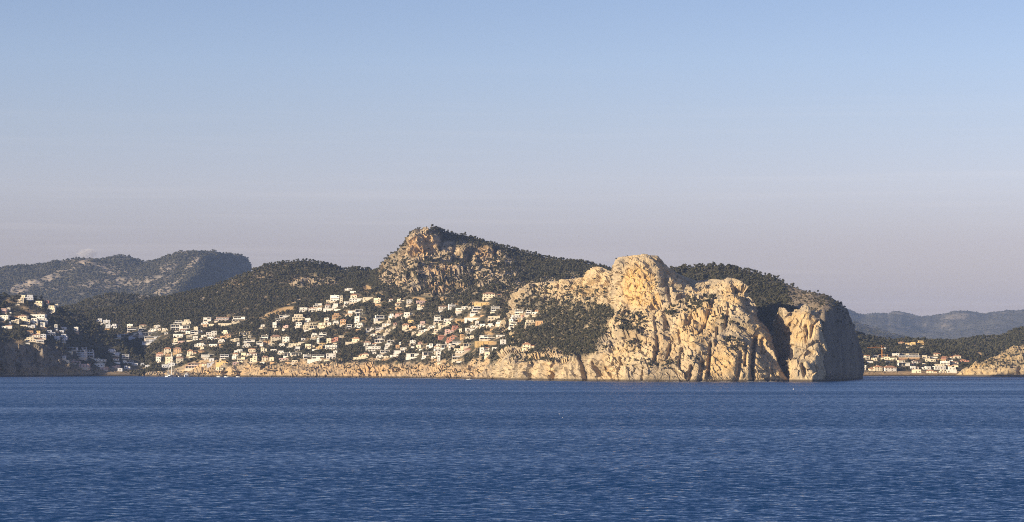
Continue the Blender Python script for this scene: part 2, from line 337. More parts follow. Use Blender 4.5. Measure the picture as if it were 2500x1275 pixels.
def main_masks(P, px, py, nr):
    n = fbm(sc3(P, 26), 4, 31); n2 = fbm(sc3(P, 9), 3, 37); cr = crag_area(px, py)
    steep = 1-np.abs(nr[..., 2])
    coast = sstep(874, 894, py+n*30+n2*10)*(P[..., 1] < 3250)
    tree = np.clip(1-cr*(.86+1.6*n+1.2*n2), 0, 1)*(1-ell(px, py, [(1022, 590, 24, 30), (1050, 598, 16, 20, 0, .8), (1185, 612, 16, 14, 0, .8)]))
    patch = ((fbm(sc3(P, 60), 3, 71) > .12)*sstep(.12, .34, n2+.4*n)*(px < 930)*(py < 790)*.9)     # bare rock between the pines
    tree = tree*(1-patch)*(1-coast)
    soil_or_lift = ell(px, py, EARTH)+coast*.55*sstep(-.25, .35, n+.6*n2)
    soil_or_lift = np.maximum(soil_or_lift, .5*sstep(.1, .5, n2+n)*(py > 730)*(P[..., 1] < 3400)*(px > 420))
    veg = np.clip(tree*1.1-soil_or_lift, 0, 1)*(1-.4*sstep(.0, .4, n2))
    return dict(veg=veg, soil_or_lift=soil_or_lift, stain=ell(px, py, [(1030, 600, 36, 26, 0, .9), (1180, 615, 24, 16, 0, .8), (1075, 655, 40, 20, 0, .6), (1090, 700, 50, 14, 0, .7), (880, 905, 300, 14, 0, .35)]),
                tree=tree*(1-np.clip(ell(px, py, EARTH), 0, 1)), shrub=np.clip(.5+n+n2, 0, 1)*(.25+.75*cr)*(cr > .1)+coast*np.clip(.45+n2+n, 0, 1)*.9)
def low(pts, fn): return [(x, y+fn(x), D) for x, y, D in pts]
main_contours[6] = ('y', low(main_contours[6][1], lambda x: 0 if 994 <= x <= 1030 else 7))
MAIN = sheet('hillside', rng_(120, 1580, 2), main_contours, [3, 12, 26, 30, 44, 40, 14, 8], ROCKC, main_disp, main_masks, smu=[8, 4, 3, 20, 14, 8, 0, 20, 20], smt=4, flat=True)

# ---- pale limestone massif at the right
FTOP = [(1190, 768, 3080), (1230, 750, 2990), (1262, 712, 2975), (1290, 692, 2960), (1315, 689, 2950), (1340, 686, 2940), (1370, 684, 2920), (1400, 680, 2890), (1425, 676, 2850), (1437, 672, 2815), (1444, 655, 2790), (1448, 650, 2785), (1460, 649, 2775), (1480, 656, 2755), (1497, 662, 2735), (1501, 640, 2665), (1504, 631, 2640),
        (1510, 626, 2620), (1520, 623, 2616), (1545, 620, 2612), (1575, 619, 2612), (1606, 621, 2614), (1614, 632, 2618), (1626, 648, 2628), (1645, 660, 2636), (1660, 668, 2642), (1685, 680, 2655), (1700, 686, 2655), (1722, 683, 2645), (1740, 680, 2635), (1765, 682, 2615), (1775, 677, 2600), (1795, 678, 2585), (1808, 684, 2570), (1818, 692, 2555), (1824, 712, 2545), (1829, 735, 2535),
        (1838, 765, 2520), (1850, 782, 2505), (1868, 795, 2490), (1878, 815, 2478), (1886, 845, 2465), (1896, 880, 2448), (1908, 905, 2432), (1922, 926, 2415), (1930, 936, 2410)]
FSH = [(1190, 2830), (1222, 2660), (1240, 2610), (1300, 2560), (1400, 2480), (1500, 2425), (1600, 2400), (1700, 2392), (1860, 2392), (1910, 2400), (1930, 2412)]
fs = lambda x: float(np.interp(x, [a for a, _ in FSH], [b for _, b in FSH]))
f_contours = [
    ('z', [(x, -4, D-5) for x, D in FSH]),
    ('z', [(x, .6, D) for x, D in FSH]),
    ('y', [(x, y, fs(x)+d) for x, y, d in [(1190, 905, 10), (1222, 905, 10), (1240, 896, 10), (1262, 892, 10), (1290, 887, 12), (1335, 884, 14), (1365, 884, 14), (1395, 879, 14), (1420, 874, 14), (1450, 872, 14), (1480, 885, 10), (1550, 890, 10), (1600, 893, 9), (1700, 880, 9), (1800, 870, 12), (1850, 885, 12), (1890, 905, 8), (1912, 920, 4), (1930, 937, 1)]]),
    ('y', [(1190, 880, 2880), (1230, 880, 2700), (1262, 884, 2650), (1290, 881, 2625), (1335, 878, 2600), (1395, 872, 2560), (1420, 862, 2545), (1450, 850, 2510), (1480, 848, 2470), (1550, 846, 2440), (1600, 842, 2425), (1700, 835, 2420), (1800, 830, 2420), (1850, 845, 2425), (1880, 872, 2420), (1900, 900, 2420), (1930, 936.5, 2411)]),
    ('y', [(1190, 850, 2930), (1230, 845, 2790), (1300, 840, 2730), (1400, 828, 2650), (1480, 802, 2565), (1550, 800, 2505), (1650, 782, 2470), (1750, 768, 2455), (1800, 768, 2445), (1845, 800, 2440), (1870, 830, 2440), (1885, 860, 2440), (1905, 906, 2425), (1930, 936, 2411)]),
    ('y', [(1190, 800, 3000), (1230, 800, 2890), (1300, 770, 2850), (1400, 742, 2790), (1480, 742, 2670), (1505, 750, 2610), (1550, 757, 2585), (1620, 740, 2570), (1700, 728, 2560), (1760, 722, 2530), (1800, 728, 2500), (1835, 775, 2480), (1850, 795, 2475), (1870, 808, 2470), (1886, 852, 2455), (1905, 903, 2428), (1930, 935.8, 2411)]),
    ('y', FTOP),
    ('z', [(1190, 60, 3160), (1290, 85, 3060), (1440, 70, 2900), (1500, 100, 2760), (1560, 100, 2720), (1700, 80, 2740), (1800, 80, 2650), (1850, 40, 2570), (1900, 14, 2480), (1930, 0, 2440)]),
    ('z', [(1190, -4, 3300), (1440, -4, 3050), (1560, -4, 2880), (1800, -4, 2750), (1900, -4, 2530), (1930, -4, 2450)])]
FG = [([(1846, 826), (1838, 862), (1834, 900), (1836, 935)], 5, 16), ([(1354, 886), (1349, 930)], 5, 10), ([(1425, 880), (1436, 930)], 7, 14), ([(1455, 890), (1480, 930)], 5, 9), ([(1480, 900), (1503, 930)], 4, 7), ([(1302, 915), (1300, 932)], 6, 7),
      ([(1499, 664), (1499, 730), (1492, 770)], 5, 10), ([(1480, 690), (1470, 730)], 5, 5), ([(1560, 830), (1568, 860)], 4, 6), ([(1625, 760), (1632, 800)], 7, 10), ([(1660, 900), (1668, 860)], 5, 6), ([(1715, 890), (1710, 930)], 5, 7),
      ([(1790, 690), (1800, 720), (1822, 760)], 6, 7), ([(1752, 800), (1748, 850)], 4, 6), ([(1806, 870), (1800, 930)], 5, 6), ([(1520, 880), (1512, 930)], 4, 5), ([(1662, 840), (1658, 810)], 3, 5), ([(1878, 870), (1890, 930)], 4, 5), ([(1870, 860), (1876, 930)], 4, 4), ([(1745, 745), (1722, 790), (1700, 820)], 4, 8), ([(1700, 770), (1672, 800)], 4, 7), ([(1600, 770), (1606, 830), (1598, 880)], 4, 7), ([(1780, 760), (1772, 800)], 4, 6), ([(1735, 850), (1728, 925)], 4, 7), ([(1640, 830), (1630, 880)], 3.5, 6), ([(1690, 900), (1684, 930)], 4, 6), ([(1575, 905), (1570, 930)], 4, 5), ([(1820, 840), (1816, 900)], 3.5, 6), ([(1860, 830), (1866, 880)], 3, 5), ([(1408, 690), (1404, 735)], 4, 7), ([(1372, 694), (1366, 740)], 4, 7), ([(1340, 692), (1336, 730)], 4, 6), ([(1432, 684), (1436, 720)], 3.5, 6), ([(1310, 700), (1304, 740)], 4, 6), ([(1540, 770), (1530, 830)], 4, 6), ([(1610, 640), (1622, 700), (1640, 740)], 5, 7)]
FBULGE = [([(1560, 640), (1555, 720)], 45, -2), ([(1585, 700), (1580, 740)], 25, -4), ([(1380, 895), (1380, 925)], 22, -8), ([(1770, 690), (1800, 745), (1825, 782)], 16, -6), ([(1870, 820), (1905, 905)], 9, -5), ([(1590, 860), (1585, 920)], 26, -5), ([(1690, 820), (1700, 925)], 26, -5), ([(1780, 900), (1780, 930)], 24, -5)]
FVEG = [(1315, 812, 62, 48), (1345, 775, 50, 40), (1400, 805, 62, 42), (1410, 845, 52, 26), (1445, 795, 38, 38), (1475, 765, 26, 20), (1300, 745, 40, 22, 0, .75), (1255, 800, 30, 40, 0, .9), (1360, 735, 40, 14, 0, .6), (1462, 716, 14, 10, 0, .8), (1530, 776, 44, 22, 10, .8), (1528, 814, 42, 15, 0, .8), (1548, 848, 22, 22, 0, .7),
        (1595, 889, 66, 11, 0, .9), (1685, 881, 30, 10, -10, .9), (1690, 746, 54, 17, -15, .8), (1725, 731, 18, 9, 0, .9), (1768, 787, 32, 11, 0, .9), (1786, 842, 32, 16, 0, .75), (1814, 800, 13, 11, 0, .8), (1640, 765, 20, 14, 0, .9), (1650, 905, 60, 6, 0, .4), (1430, 760, 40, 20, 0, .8), (1310, 882, 50, 5, 0, .7), (1320, 712, 40, 14, 0, .75), (1400, 715, 36, 20, 0, .7), (1445, 735, 24, 16, 0, .7), (1430, 860, 60, 8, -12, .5), (1270, 868, 30, 10, 0, .6), (1390, 765, 40, 30, 0, .9)]
def f_disp(P, px, py):
    land = sstep(-3, 5, P[..., 2]); top = sstep(0, 18, py-np.interp(px, [a[0] for a in FTOP], [a[1] for a in FTOP]))
    wood = ell(px, py, FVEG[:7])
    rg = ridged(sc3(P, 38, 38, 75), 4, 51); r2 = ridged(sc3(P, 13, 13, 26), 3, 57); dc, vc = cells(sc3(P, 9, 9, 15)+fbm(sc3(P, 16), 2, 58)[..., None]*.5, 61)
    face = ell(px, py, [(1562, 690, 52, 66, 0, .85)])
    wv = np.stack([fbm(sc3(P, 9), 3, 67), fbm(sc3(P, 9), 3, 71), fbm(sc3(P, 14), 3, 73)], -1)*np.array([2.6, 2.6, 4.])
    Q = P+wv; Q = Q+Q[..., 2:3]*np.array([.6, 0, 0])
    fa = facets(sc3(Q, 40, 40, 66), 68, 1.6); fb = facets(sc3(Q, 15, 15, 30), 69, 1.3); fc = facets(sc3(Q, 5.5, 5.5, 9), 70)
    d = (rg*2.2+fa*4.6*(1-face*.7)+fb*3.4*(1-face*.5)+fc*2.1*(1-face*.2)+r2*.7)*land*(1-.75*wood)*(.12+.88*top)
    d = d+face*(ridged(sc3(P, 7, 7, 45), 3, 63)*1.5+fc*.8)*land
    bed = (P[..., 2]+.42*P[..., 0]+.1*P[..., 1])/7.5+fbm(sc3(P, 24), 3, 62)*1.1; saw = (bed % 1)      # dipping beds weather to ledges
    d = d+(saw-.5)*1.9*(1-.8*wood)*(1-face*.7)*land*(.1+.9*top)
    d = d+ridged(sc3(P, 15, 15, 60), 3, 59)*4.5*ell(px, py, [(1360, 715, 95, 40), (1450, 700, 50, 50)])*(.2+.8*top)
    return d, (carve(px, py, FG)*(.3+.7*top)+carve(px, py, FBULGE))*land
def f_masks(P, px, py, nr):
    n = fbm(sc3(P, 16), 4, 81); n2 = fbm(sc3(P, 6), 3, 83); v = ell(px, py, FVEG)
    wood = ell(px, py, FVEG[:7]+[FVEG[-8], FVEG[-1]])
    tree = np.maximum(np.clip(np.maximum(wood*1.0+.7*n+.3*n2, 0), 0, 1)*(wood > .2), v*sstep(-.12, .12, n+.6*n2))
    sh = np.clip(v*(.8+1.2*n+.8*n2), 0, 1)*(1-wood*.5)+.13*np.clip(.3+n2*2, 0, 1)
    return dict(veg=np.clip(wood*(.85+n), 0, 1)*.85+.3*np.clip(v*(n+.3), 0, 1), soil_or_lift=ell(px, py, [(1385, 858, 60, 7, -15, .25), (1310, 890, 60, 4, 0, .2)]), tree=tree, shrub=sh,
                stain=ell(px, py, [(1560, 700, 40, 50, 0, 1), (1590, 735, 24, 24, 0, 1), (1700, 800, 60, 40, -30, .6), (1790, 720, 30, 30, 30, .5), (1620, 850, 40, 40, 0, .3), (1750, 890, 40, 30, 0, .5), (1860, 820, 20, 40, 0, .4), (1440, 700, 50, 25, 0, .4)]))
CLIFF = sheet('cliff', rng_(1190, 1930, 1.6), f_contours, [3, 34, 20, 24, 36, 68, 10, 8], ROCK, f_disp, f_masks, smu=[4, 2, 3, 6, 8, 4, 0, 10, 10], smt=3, flat=True)

# ---- wooded back of the cape with its shaded sea wall at the right
def emap(u): return np.where(u <= 2107, u, 2107-(u-2107)*.55)
E_SH = [(1480, 2780), (1700, 2680), (1800, 2600), (1880, 2520), (1930, 2475), (1990, 2445), (2012, 2428), (2030, 2450), (2050, 2500), (2070, 2570), (2090, 2665), (2100, 2730), (2107, 2790), (2150, 2960), (2220, 3150)]
e_contours = [
    ('z', [(x, -4, D-3) for x, D in E_SH]),
    ('z', [(x, .6, D) for x, D in E_SH]),
    ('y', [(1480, 880, 2830), (1700, 870, 2720), (1800, 860, 2650), (1880, 890, 2550), (1930, 895, 2500), (1990, 870, 2452), (2012, 850, 2436), (2030, 850, 2462), (2050, 850, 2512), (2070, 850, 2588), (2088, 862, 2680), (2099, 885, 2738), (2107, 909, 2796), (2150, 916, 2970), (2220, 922, 3160)]),
    ('y', [(1480, 760, 2880), (1700, 760, 2800), (1800, 770, 2740), (1850, 790, 2680), (1900, 792, 2640), (1930, 785, 2590), (1975, 775, 2500), (2000, 772, 2462), (2012, 765, 2450), (2030, 762, 2482), (2048, 768, 2540), (2064, 786, 2608), (2080, 815, 2684), (2094, 860, 2742), (2107, 902, 2803), (2150, 914, 2980), (2220, 922, 3170)]),
    ('y', [(1480, 690, 2920), (1620, 690, 2890), (1700, 690, 2880), (1800, 700, 2830), (1850, 715, 2790), (1900, 735, 2730), (1950, 742, 2650), (1990, 744, 2560), (2015, 744, 2530), (2035, 748, 2555), (2055, 766, 2610), (2072, 792, 2672), (2086, 826, 2722), (2097, 866, 2762), (2107, 897, 2812), (2150, 912, 2990), (2220, 921, 3180)]),
    ('y', [(1480, 668, 2960), (1620, 657, 2950), (1640, 645, 2950), (1680, 639, 2960), (1720, 637, 2960), (1780, 644, 2940), (1830, 653, 2920), (1880, 666, 2890), (1930, 688, 2840), (1960, 700, 2800), (1990, 712, 2740), (2015, 722, 2690), (2035, 733, 2660), (2050, 745, 2650), (2062, 760, 2660), (2075, 784, 2700), (2087, 816, 2740), (2098, 860, 2780), (2107, 893, 2825), (2150, 911, 3010), (2220, 921, 3200)]),
    ('z', [(1480, 90, 3030), (1720, 100, 3030), (1900, 90, 2960), (2000, 80, 2840), (2050, 60, 2760), (2107, 6, 2850), (2150, 2, 3040), (2220, -3, 3240)]),
    ('z', [(1480, -4, 3180), (1720, -4, 3180), (1900, -4, 3110), (2050, -4, 2920), (2107, -4, 2880), (2150, -4, 3080), (2220, -4, 3280)])]
def e_disp(P, px, py):
    land = sstep(1, 8, P[..., 2]); wall = ell(px, py, [(2040, 850, 75, 110), (1900, 850, 60, 70)])
    d = fbm(sc3(P, 60), 3, 91)*4*sstep(20, 60, P[..., 2])*(1-wall)+wall*land*(ridged(sc3(P, 26, 26, 90), 3, 93)*3+ridged(sc3(P, 9, 9, 30), 3, 95)*1.2)+fbm(sc3(P, 6), 3, 97)*1.0*land
    dc, vc = cells(sc3(P, 10, 10, 12), 99); d = d+(vc-.5)*2.4*land*sstep(-.1, .3, fbm(sc3(P, 40), 2, 98)+ell(px, py, [(1990, 740, 70, 40)])*.5)
    return d, None
def e_masks(P, px, py, nr):
    n = fbm(sc3(P, 18), 4, 101); n2 = fbm(sc3(P, 7), 3, 103)
    rocky = ell(px, py, [(1985, 745, 70, 32, 25), (2060, 850, 60, 110), (1905, 860, 45, 60), (2020, 730, 30, 14, 20, .8), (1930, 705, 40, 8, 25, .7), (1730, 660, 20, 6, 0, .5)])
    tree = np.clip(1.15-rocky*1.25+.35*n, 0, 1)
    return dict(veg=np.clip(tree*.9+.25*n, 0, 1), tree=tree*(1-sstep(.5, .8, rocky)), shrub=np.clip(rocky*(.45+n+n2), 0, 1)*(py < 800)*.9+.04*rocky, stain=np.zeros(px.shape), soil_or_lift=ell(px, py, [(1895, 860, 40, 75, 0, .55), (1985, 745, 60, 26, 25, .35)])*(.6+n))  # gully patch is no earth: a paler colour painted to lighten its shade
e_contours[5] = ('y', low(e_contours[5][1], lambda x: 7 if x < 1960 else max(0, 7-(x-1960)*.12)))
CAPE = sheet('headland', rng_(1480, 2220, 2), e_contours, [3, 16, 22, 22, 26, 12, 8], ROCK_SHADE, e_disp, e_masks, pxmap=emap, smu=[3, 3, 3, 3, 3, 0, 10, 10], smt=3)

# ---- rock spur standing in front of the gully
g_contours = [
    ('z', [(1890, -4, 2560), (1921, -4, 2500), (1925, -4, 2402), (1985, -4, 2390), (2008, -4, 2415), (2020, -4, 2450)]),
    ('z', [(1890, .6, 2560), (1921, .6, 2502), (1925, .6, 2404), (1985, .6, 2393), (2008, .6, 2418), (2020, .6, 2452)]),
    ('y', [(1890, 890, 2560), (1922, 890, 2500), (1928, 884, 2412), (1950, 880, 2406), (1970, 888, 2402), (1985, 905, 2402), (2008, 905, 2422), (2020, 900, 2460)]),
    ('y', [(1890, 870, 2555), (1930, 878, 2500), (1937, 876, 2432), (1960, 874, 2424), (1990, 880, 2420), (2008, 880, 2432), (2020, 880, 2470)]),
    ('y', [(1890, 822, 2550), (1926, 822, 2505), (1934, 822, 2446), (1960, 822, 2436), (1998, 822, 2434), (2008, 822, 2446), (2020, 822, 2490)]),
    ('y', [(1890, 790, 2540), (1912, 788, 2500), (1920, 790, 2462), (1960, 790, 2446), (1998, 795, 2442), (2008, 800, 2456), (2020, 800, 2500)]),
    ('y', [(1890, 786, 2535), (1897, 778, 2515), (1902, 752, 2478), (1905, 749, 2472), (1916, 755, 2466), (1921, 768, 2464), (1932, 770, 2462), (1942, 762, 2460), (1957, 760, 2458), (1961, 749, 2458), (1967, 746, 2458), (1973, 748, 2458), (1976, 761, 2458), (1988, 766, 2460), (1998, 774, 2464), (2006, 782, 2472), (2020, 790, 2510)]),
    ('y', [(1890, 800, 2570), (1905, 775, 2520), (1967, 770, 2520), (2006, 790, 2530), (2020, 800, 2560)]),
    ('z', [(1890, -4, 2660), (2020, -4, 2660)])]
def g_disp(P, px, py):
    land = sstep(1, 8, P[..., 2]); dc, vc = cells(sc3(P, 8, 8, 13), 111)
    d = (ridged(sc3(P, 24, 24, 40), 3, 113)*1.2+facets(sc3(P, 17, 17, 30), 112)*5+facets(sc3(P, 7, 7, 11), 114)*2.4+fbm(sc3(P, 3), 2, 115)*.4)*land
    return d, carve(px, py, [([(1968, 800), (1972, 830)], 4, 6), ([(1985, 800), (1980, 828)], 4, 6), ([(1960, 890), (1966, 925)], 4, 6), ([(1990, 900), (1994, 930)], 4, 7), ([(1936, 845), (1960, 850), (1985, 862)], 3, 4)])*land
def g_masks(P, px, py, nr):
    n = fbm(sc3(P, 8), 3, 117)
    return dict(veg=np.zeros(px.shape), stain=ell(px, py, [(1950, 800, 40, 40, 0, .6)]), tree=np.zeros(px.shape), shrub=np.clip(n-.05, 0, 1)*.5*ell(px, py, [(1950, 850, 60, 12), (1960, 880, 40, 6)]))
SPUR = sheet('rock_spur', rng_(1890, 2020, 1.0), g_contours, [3, 30, 8, 26, 20, 20, 10, 6], ROCK, g_disp, g_masks, smu=[1, 1, 1, 1, 1, 1, 0, 4, 4], smt=2, flat=True)

# ---- left headland with its shaded sea cliff, running on out of the frame towards the left
L_SH = [(-900, 2560), (-600, 2780), (-400, 2930), (-100, 3130), (0, 3195), (150, 3230), (250, 3260), (340, 3260), (430, 3240)]
l_contours = [
    ('z', [(x, -4, D-4) for x, D in L_SH]),
    ('z', [(x, .6, D) for x, D in L_SH]),
    ('y', [(-900, 830, 2600), (-400, 830, 2980), (-100, 846, 3165), (0, 850, 3222), (40, 846, 3228), (62, 838, 3236), (100, 836, 3244), (130, 846, 3252), (150, 868, 3254), (168, 886, 3258), (190, 897, 3268), (250, 906, 3285), (340, 913, 3276), (430, 918, 3250)]),
    ('y', [(-900, 740, 2760), (-400, 760, 3090), (0, 795, 3300), (60, 786, 3320), (120, 800, 3325), (160, 822, 3325), (200, 850, 3330), (260, 873, 3340), (330, 898, 3320), (430, 917.5, 3255)]),
    ('y', [(-900, 600, 2920), (-400, 655, 3220), (-150, 700, 3350), (0, 716, 3400), (30, 712, 3400), (60, 715, 3400), (90, 724, 3400), (120, 735, 3400), (150, 744, 3400), (170, 752, 3395), (195, 764, 3390), (225, 785, 3380), (250, 802, 3375), (290, 830, 3370), (330, 862, 3355), (370, 893, 3330), (430, 917, 3270)]),
    ('z', [(-900, 70, 3150), (0, 60, 3560), (200, 35, 3520), (370, 6, 3420), (430, -2, 3330)]),
    ('z', [(-900, -4, 3400), (0, -4, 3700), (200, -4, 3600), (430, -4, 3400)])]
def l_disp(P, px, py):
    land = sstep(1, 8, P[..., 2]); cl = sstep(836, 850, py)*(px < 200); dc, vc = cells(sc3(P, 11, 11, 16), 121)
    return (fbm(sc3(P, 50), 3, 123)*4*sstep(10, 40, P[..., 2])+cl*(ridged(sc3(P, 30, 30, 60), 4, 125)*2+facets(sc3(P, 20, 20, 40), 122, 1.3)*9+facets(sc3(P, 8, 8, 14), 124)*4.5)+fbm(sc3(P, 7), 3, 127)*1.2)*land, carve(px, py, [([(45, 895), (52, 918)], 6, 8), ([(95, 860), (90, 918)], 6, 6)])
def l_masks(P, px, py, nr):
    n = fbm(sc3(P, 18), 4, 131); n2 = fbm(sc3(P, 7), 3, 133); cliff = sstep(835, 852, py+n*10)*(1-sstep(120, 190, px-(py-850)*.6))
    low = sstep(893, 903, py)
    bare = ell(px, py, [(80, 762, 40, 6, 25), (20, 735, 25, 8, 0, .7), (110, 770, 20, 5, 25), (35, 838, 22, 8, -15, .9)])
    tree = np.clip(1.1-cliff*1.3-low-bare+.4*n, 0, 1)
    return dict(veg=np.clip(tree+.2*n, 0, 1)*.9, soil_or_lift=np.clip(bare*.7+low*.5+.3*cliff*sstep(0, .3, n), 0, 1), tree=tree, shrub=np.clip(cliff*(.3+1.4*n), 0, 1)*.8+.3*low, stain=np.zeros(px.shape))
LEFT = sheet('headland', rng_(-900, 430, 2.5), l_contours, [3, 26, 22, 22, 8, 6], ROCK_SHADE, l_disp, l_masks, smu=[6, 4, 3, 8, 0, 10, 10], smt=3, flat=True)

# ---- low wooded hill behind the left cove, far mountains, right-hand coast
def wood_masks(seed, rockiness=.0, blobs=(), sx_=24):
    def f(P, px, py, nr):
        n = fbm(sc3(P, sx_), 4, seed); n2 = fbm(sc3(P, sx_/3), 3, seed+5)
        bare = np.clip(ell(px, py, blobs)*(.9+1.3*n+1.0*n2), 0, 1)+rockiness*sstep(.18, .4, n+.5*n2)
        tree = np.clip(1-bare, 0, 1); z = np.zeros(px.shape)
        return dict(veg=np.clip(tree, 0, 1)*.95, tree=tree, shrub=.4*bare, stain=z, soil_or_lift=z)
    return f
def hill_disp(seed, L, A, cr=0., blobs=()):
    def f(P, px, py):
        d = fbm(sc3(P, L), 4, seed)*A*sstep(2, 30, P[..., 2])+fbm(sc3(P, L/8), 3, seed+4)*A*.12*sstep(2, 10, P[..., 2])
        if cr: d = d+cr*ridged(sc3(P, 40, 40, 60), 4, seed+9)*np.maximum(ell(px, py, blobs), .12)
        return d, None
    return f
def ridge(name, prof, D, back, steps, mat, seed, A, L, foot=.82, dx=3, cr=0, blobs=(), rock=.0, base=CAMZ, smt=6):
    """a hill or mountain given by its skyline: foot in front, a bulging flank, the ridge and a back slope"""
    ur = rng_(prof[0][0], prof[-1][0], dx)
    mid = [(x, y+(HY-y)*.42, D*(.5+.5*foot)+(D-D*foot)*.1) for x, y in prof]
    C = [('z', [(x, -4, D*foot) for x, _ in prof]), ('y', mid), ('y', [(x, y, D) for x, y in prof]), ('z', [(x, -4, D*back) for x, _ in prof])]
    return sheet(name, ur, C, steps, mat, hill_disp(seed, L, A, cr, blobs), wood_masks(seed+20, rock, blobs, L/4), smu=[10, 10, 0, 10], smt=smt)
B2 = ridge('wooded_hill', [(60, 760), (150, 745), (180, 739), (205, 732), (230, 723), (255, 717), (280, 714), (310, 715), (335, 718), (345, 716), (380, 721), (430, 725), (520, 735)], 4250, 1.15, [20, 24, 8], ROCKF, 201, 5, 90, .9, blobs=[(352, 722, 18, 5)], cr=4)
AB = [(150, 665, 90, 9, -25, .55), (60, 700, 40, 12, -20), (240, 650, 90, 7, 10, .6), (300, 690, 120, 14, -5, .55), (470, 645, 22, 8, -40, .8), (430, 690, 40, 6, -45, .55), (400, 705, 26, 10, -40, .7), (440, 612, 26, 5, 0, .8), (410, 655, 30, 9, -20, .6), (280, 662, 40, 8, 0, .6), (130, 700, 50, 8, 0, .4)]
def far_left():
    prof = [(-500, 690), (-200, 668), (-60, 660), (0, 655), (40, 652), (70, 650), (100, 641), (130, 634), (165, 632), (195, 627), (225, 627), (245, 631), (262, 631), (280, 627), (320, 627), (350, 634), (380, 629), (400, 618), (425, 611), (440, 608), (470, 608), (500, 608), (530, 612), (555, 615), (580, 622), (600, 629), (607, 640), (610, 656), (625, 700), (650, 760), (680, 800)]
    ur = rng_(-500, 680, 3); FS = 1.3; D = 5800
    X = np.array([p[0] for p in prof]); Yp = np.array([p[1] for p in prof])
    # the buttress edge: left of it the flank faces the sun, right of it the face turns away into shade
    mid = [(x, y+(HY-y)*.4, 5450) for x, y in prof if x < 330]+[(380, 724, 5330), (420, 715, 5330), (450, 690, 5380), (490, 668, 5480), (540, 690, 5640), (600, 720, 5760), (680, 830, 5820)]
    up = [(x, y+(HY-y)*.12, 5680) for x, y in prof if x < 330]+[(400, 665, 5600), (440, 660, 5580), (470, 648, 5590), (490, 639, 5600), (510, 646, 5660), (560, 660, 5780), (605, 665, 5860), (680, 815, 5870)]
    C = [('z', [(-500, -4, 4900), (330, -4, 4900), (680, -4, 5500)]), ('y', mid), ('y', up), ('y', [(x, y, D if x < 520 else D+(x-520)*1.0) for x, y in prof]), ('z', [(-500, -4, 6600), (680, -4, 6500)])]
    C = [(m_, [(a, b_*(FS if m_ == 'z' else 1), d_*FS) for a, b_, d_ in q]) for m_, q in C]
    return sheet('mountain', ur, C, [18, 24, 20, 8], ROCKF, hill_disp(301, 240, 26, 9, AB), wood_masks(320, .3, AB, 44), smu=[8, 6, 4, 0, 8], smt=3)
FARL = far_left()
FR1 = ridge('mountain', [(1900, 740), (2000, 742), (2050, 748), (2062, 752), (2075, 757), (2095, 765), (2112, 768), (2130, 763), (2155, 762), (2168, 766), (2180, 762), (2200, 763), (2225, 770), (2250, 776), (2280, 777), (2310, 772), (2335, 768), (2360, 767), (2395, 769), (2430, 765), (2460, 765), (2500, 763), (2620, 755), (2900, 770)], 13000, 1.2, [24, 26, 6], ROCKF, 401, 80, 580, .75, dx=3, rock=.4, smt=4)
FR2 = ridge('mountain', [(1900, 770), (2040, 768), (2075, 776), (2110, 786), (2150, 796), (2190, 808), (2230, 822), (2260, 832), (2300, 840), (2420, 842), (2500, 838), (2900, 830)], 8600, 1.15, [18, 20, 6], ROCKF, 421, 26, 260, .8, blobs=[(2140, 797, 60, 8, 20)], rock=.3)
R_SH = [(2000, 3240), (2340, 3240), (2600, 3260), (2900, 3300)]
RRIDGE = [(2000, 800), (2060, 795), (2095, 812), (2115, 819), (2140, 827), (2168, 833), (2185, 833), (2205, 829), (2240, 831), (2260, 831), (2300, 833), (2320, 834), (2345, 832), (2370, 829), (2395, 824), (2420, 823), (2440, 824), (2455, 818), (2470, 810), (2490, 803), (2510, 797), (2600, 785), (2900, 790)]
r_contours = [('z', [(x, -4, D-4) for x, D in R_SH]), ('z', [(x, .6, D) for x, D in R_SH]), ('y', [(2000, 912, 3256), (2900, 912, 3310)]), ('y', [(2000, 910, 3300), (2900, 910, 3340)]),
              ('y', [(2000, 868, 3440), (2300, 868, 3440), (2400, 862, 3440), (2900, 850, 3460)]), ('y', [(x, y, 3720) for x, y in RRIDGE]), ('z', [(2000, 20, 3900), (2900, 20, 3900)]), ('z', [(2000, -4, 4100), (2900, -4, 4100)])]
def r_disp(P, px, py):
    land = sstep(.5, 3, P[..., 2])
    return (fbm(sc3(P, 60), 3, 501)*3*sstep(8, 25, P[..., 2])+fbm(sc3(P, 8), 3, 503)*.9+ridged(sc3(P, 9), 3, 504)*.8*sstep(905, 912, py))*land, None
def r_masks(P, px, py, nr):
    n = fbm(sc3(P, 15), 4, 511); low = sstep(904, 911, py+n*4); bare = ell(px, py, [(2392, 867, 7, 9), (2330, 851, 20, 2, 15, .8), (2240, 871, 80, 3, 0, .6), (2420, 830, 8, 3), (2380, 845, 4, 5)])
    tree = np.clip(1.1-low*2-bare+.3*n, 0, 1)
    return dict(veg=np.clip(tree+.2*n, 0, 1)*.9, soil_or_lift=np.clip(low+bare*.8, 0, 1), tree=tree, shrub=.15*low, stain=np.zeros(px.shape))
RIGHT = sheet('coast', rng_(2000, 2900, 2.5), r_contours, [3, 6, 4, 18, 26, 6, 5], ROCKC, r_disp, r_masks, smu=[4, 4, 4, 4, 8, 0, 8, 8], smt=3)
S_SH = [(2325, 3245), (2345, 3225), (2400, 3195), (2500, 3150), (2700, 3050), (2900, 3000)]
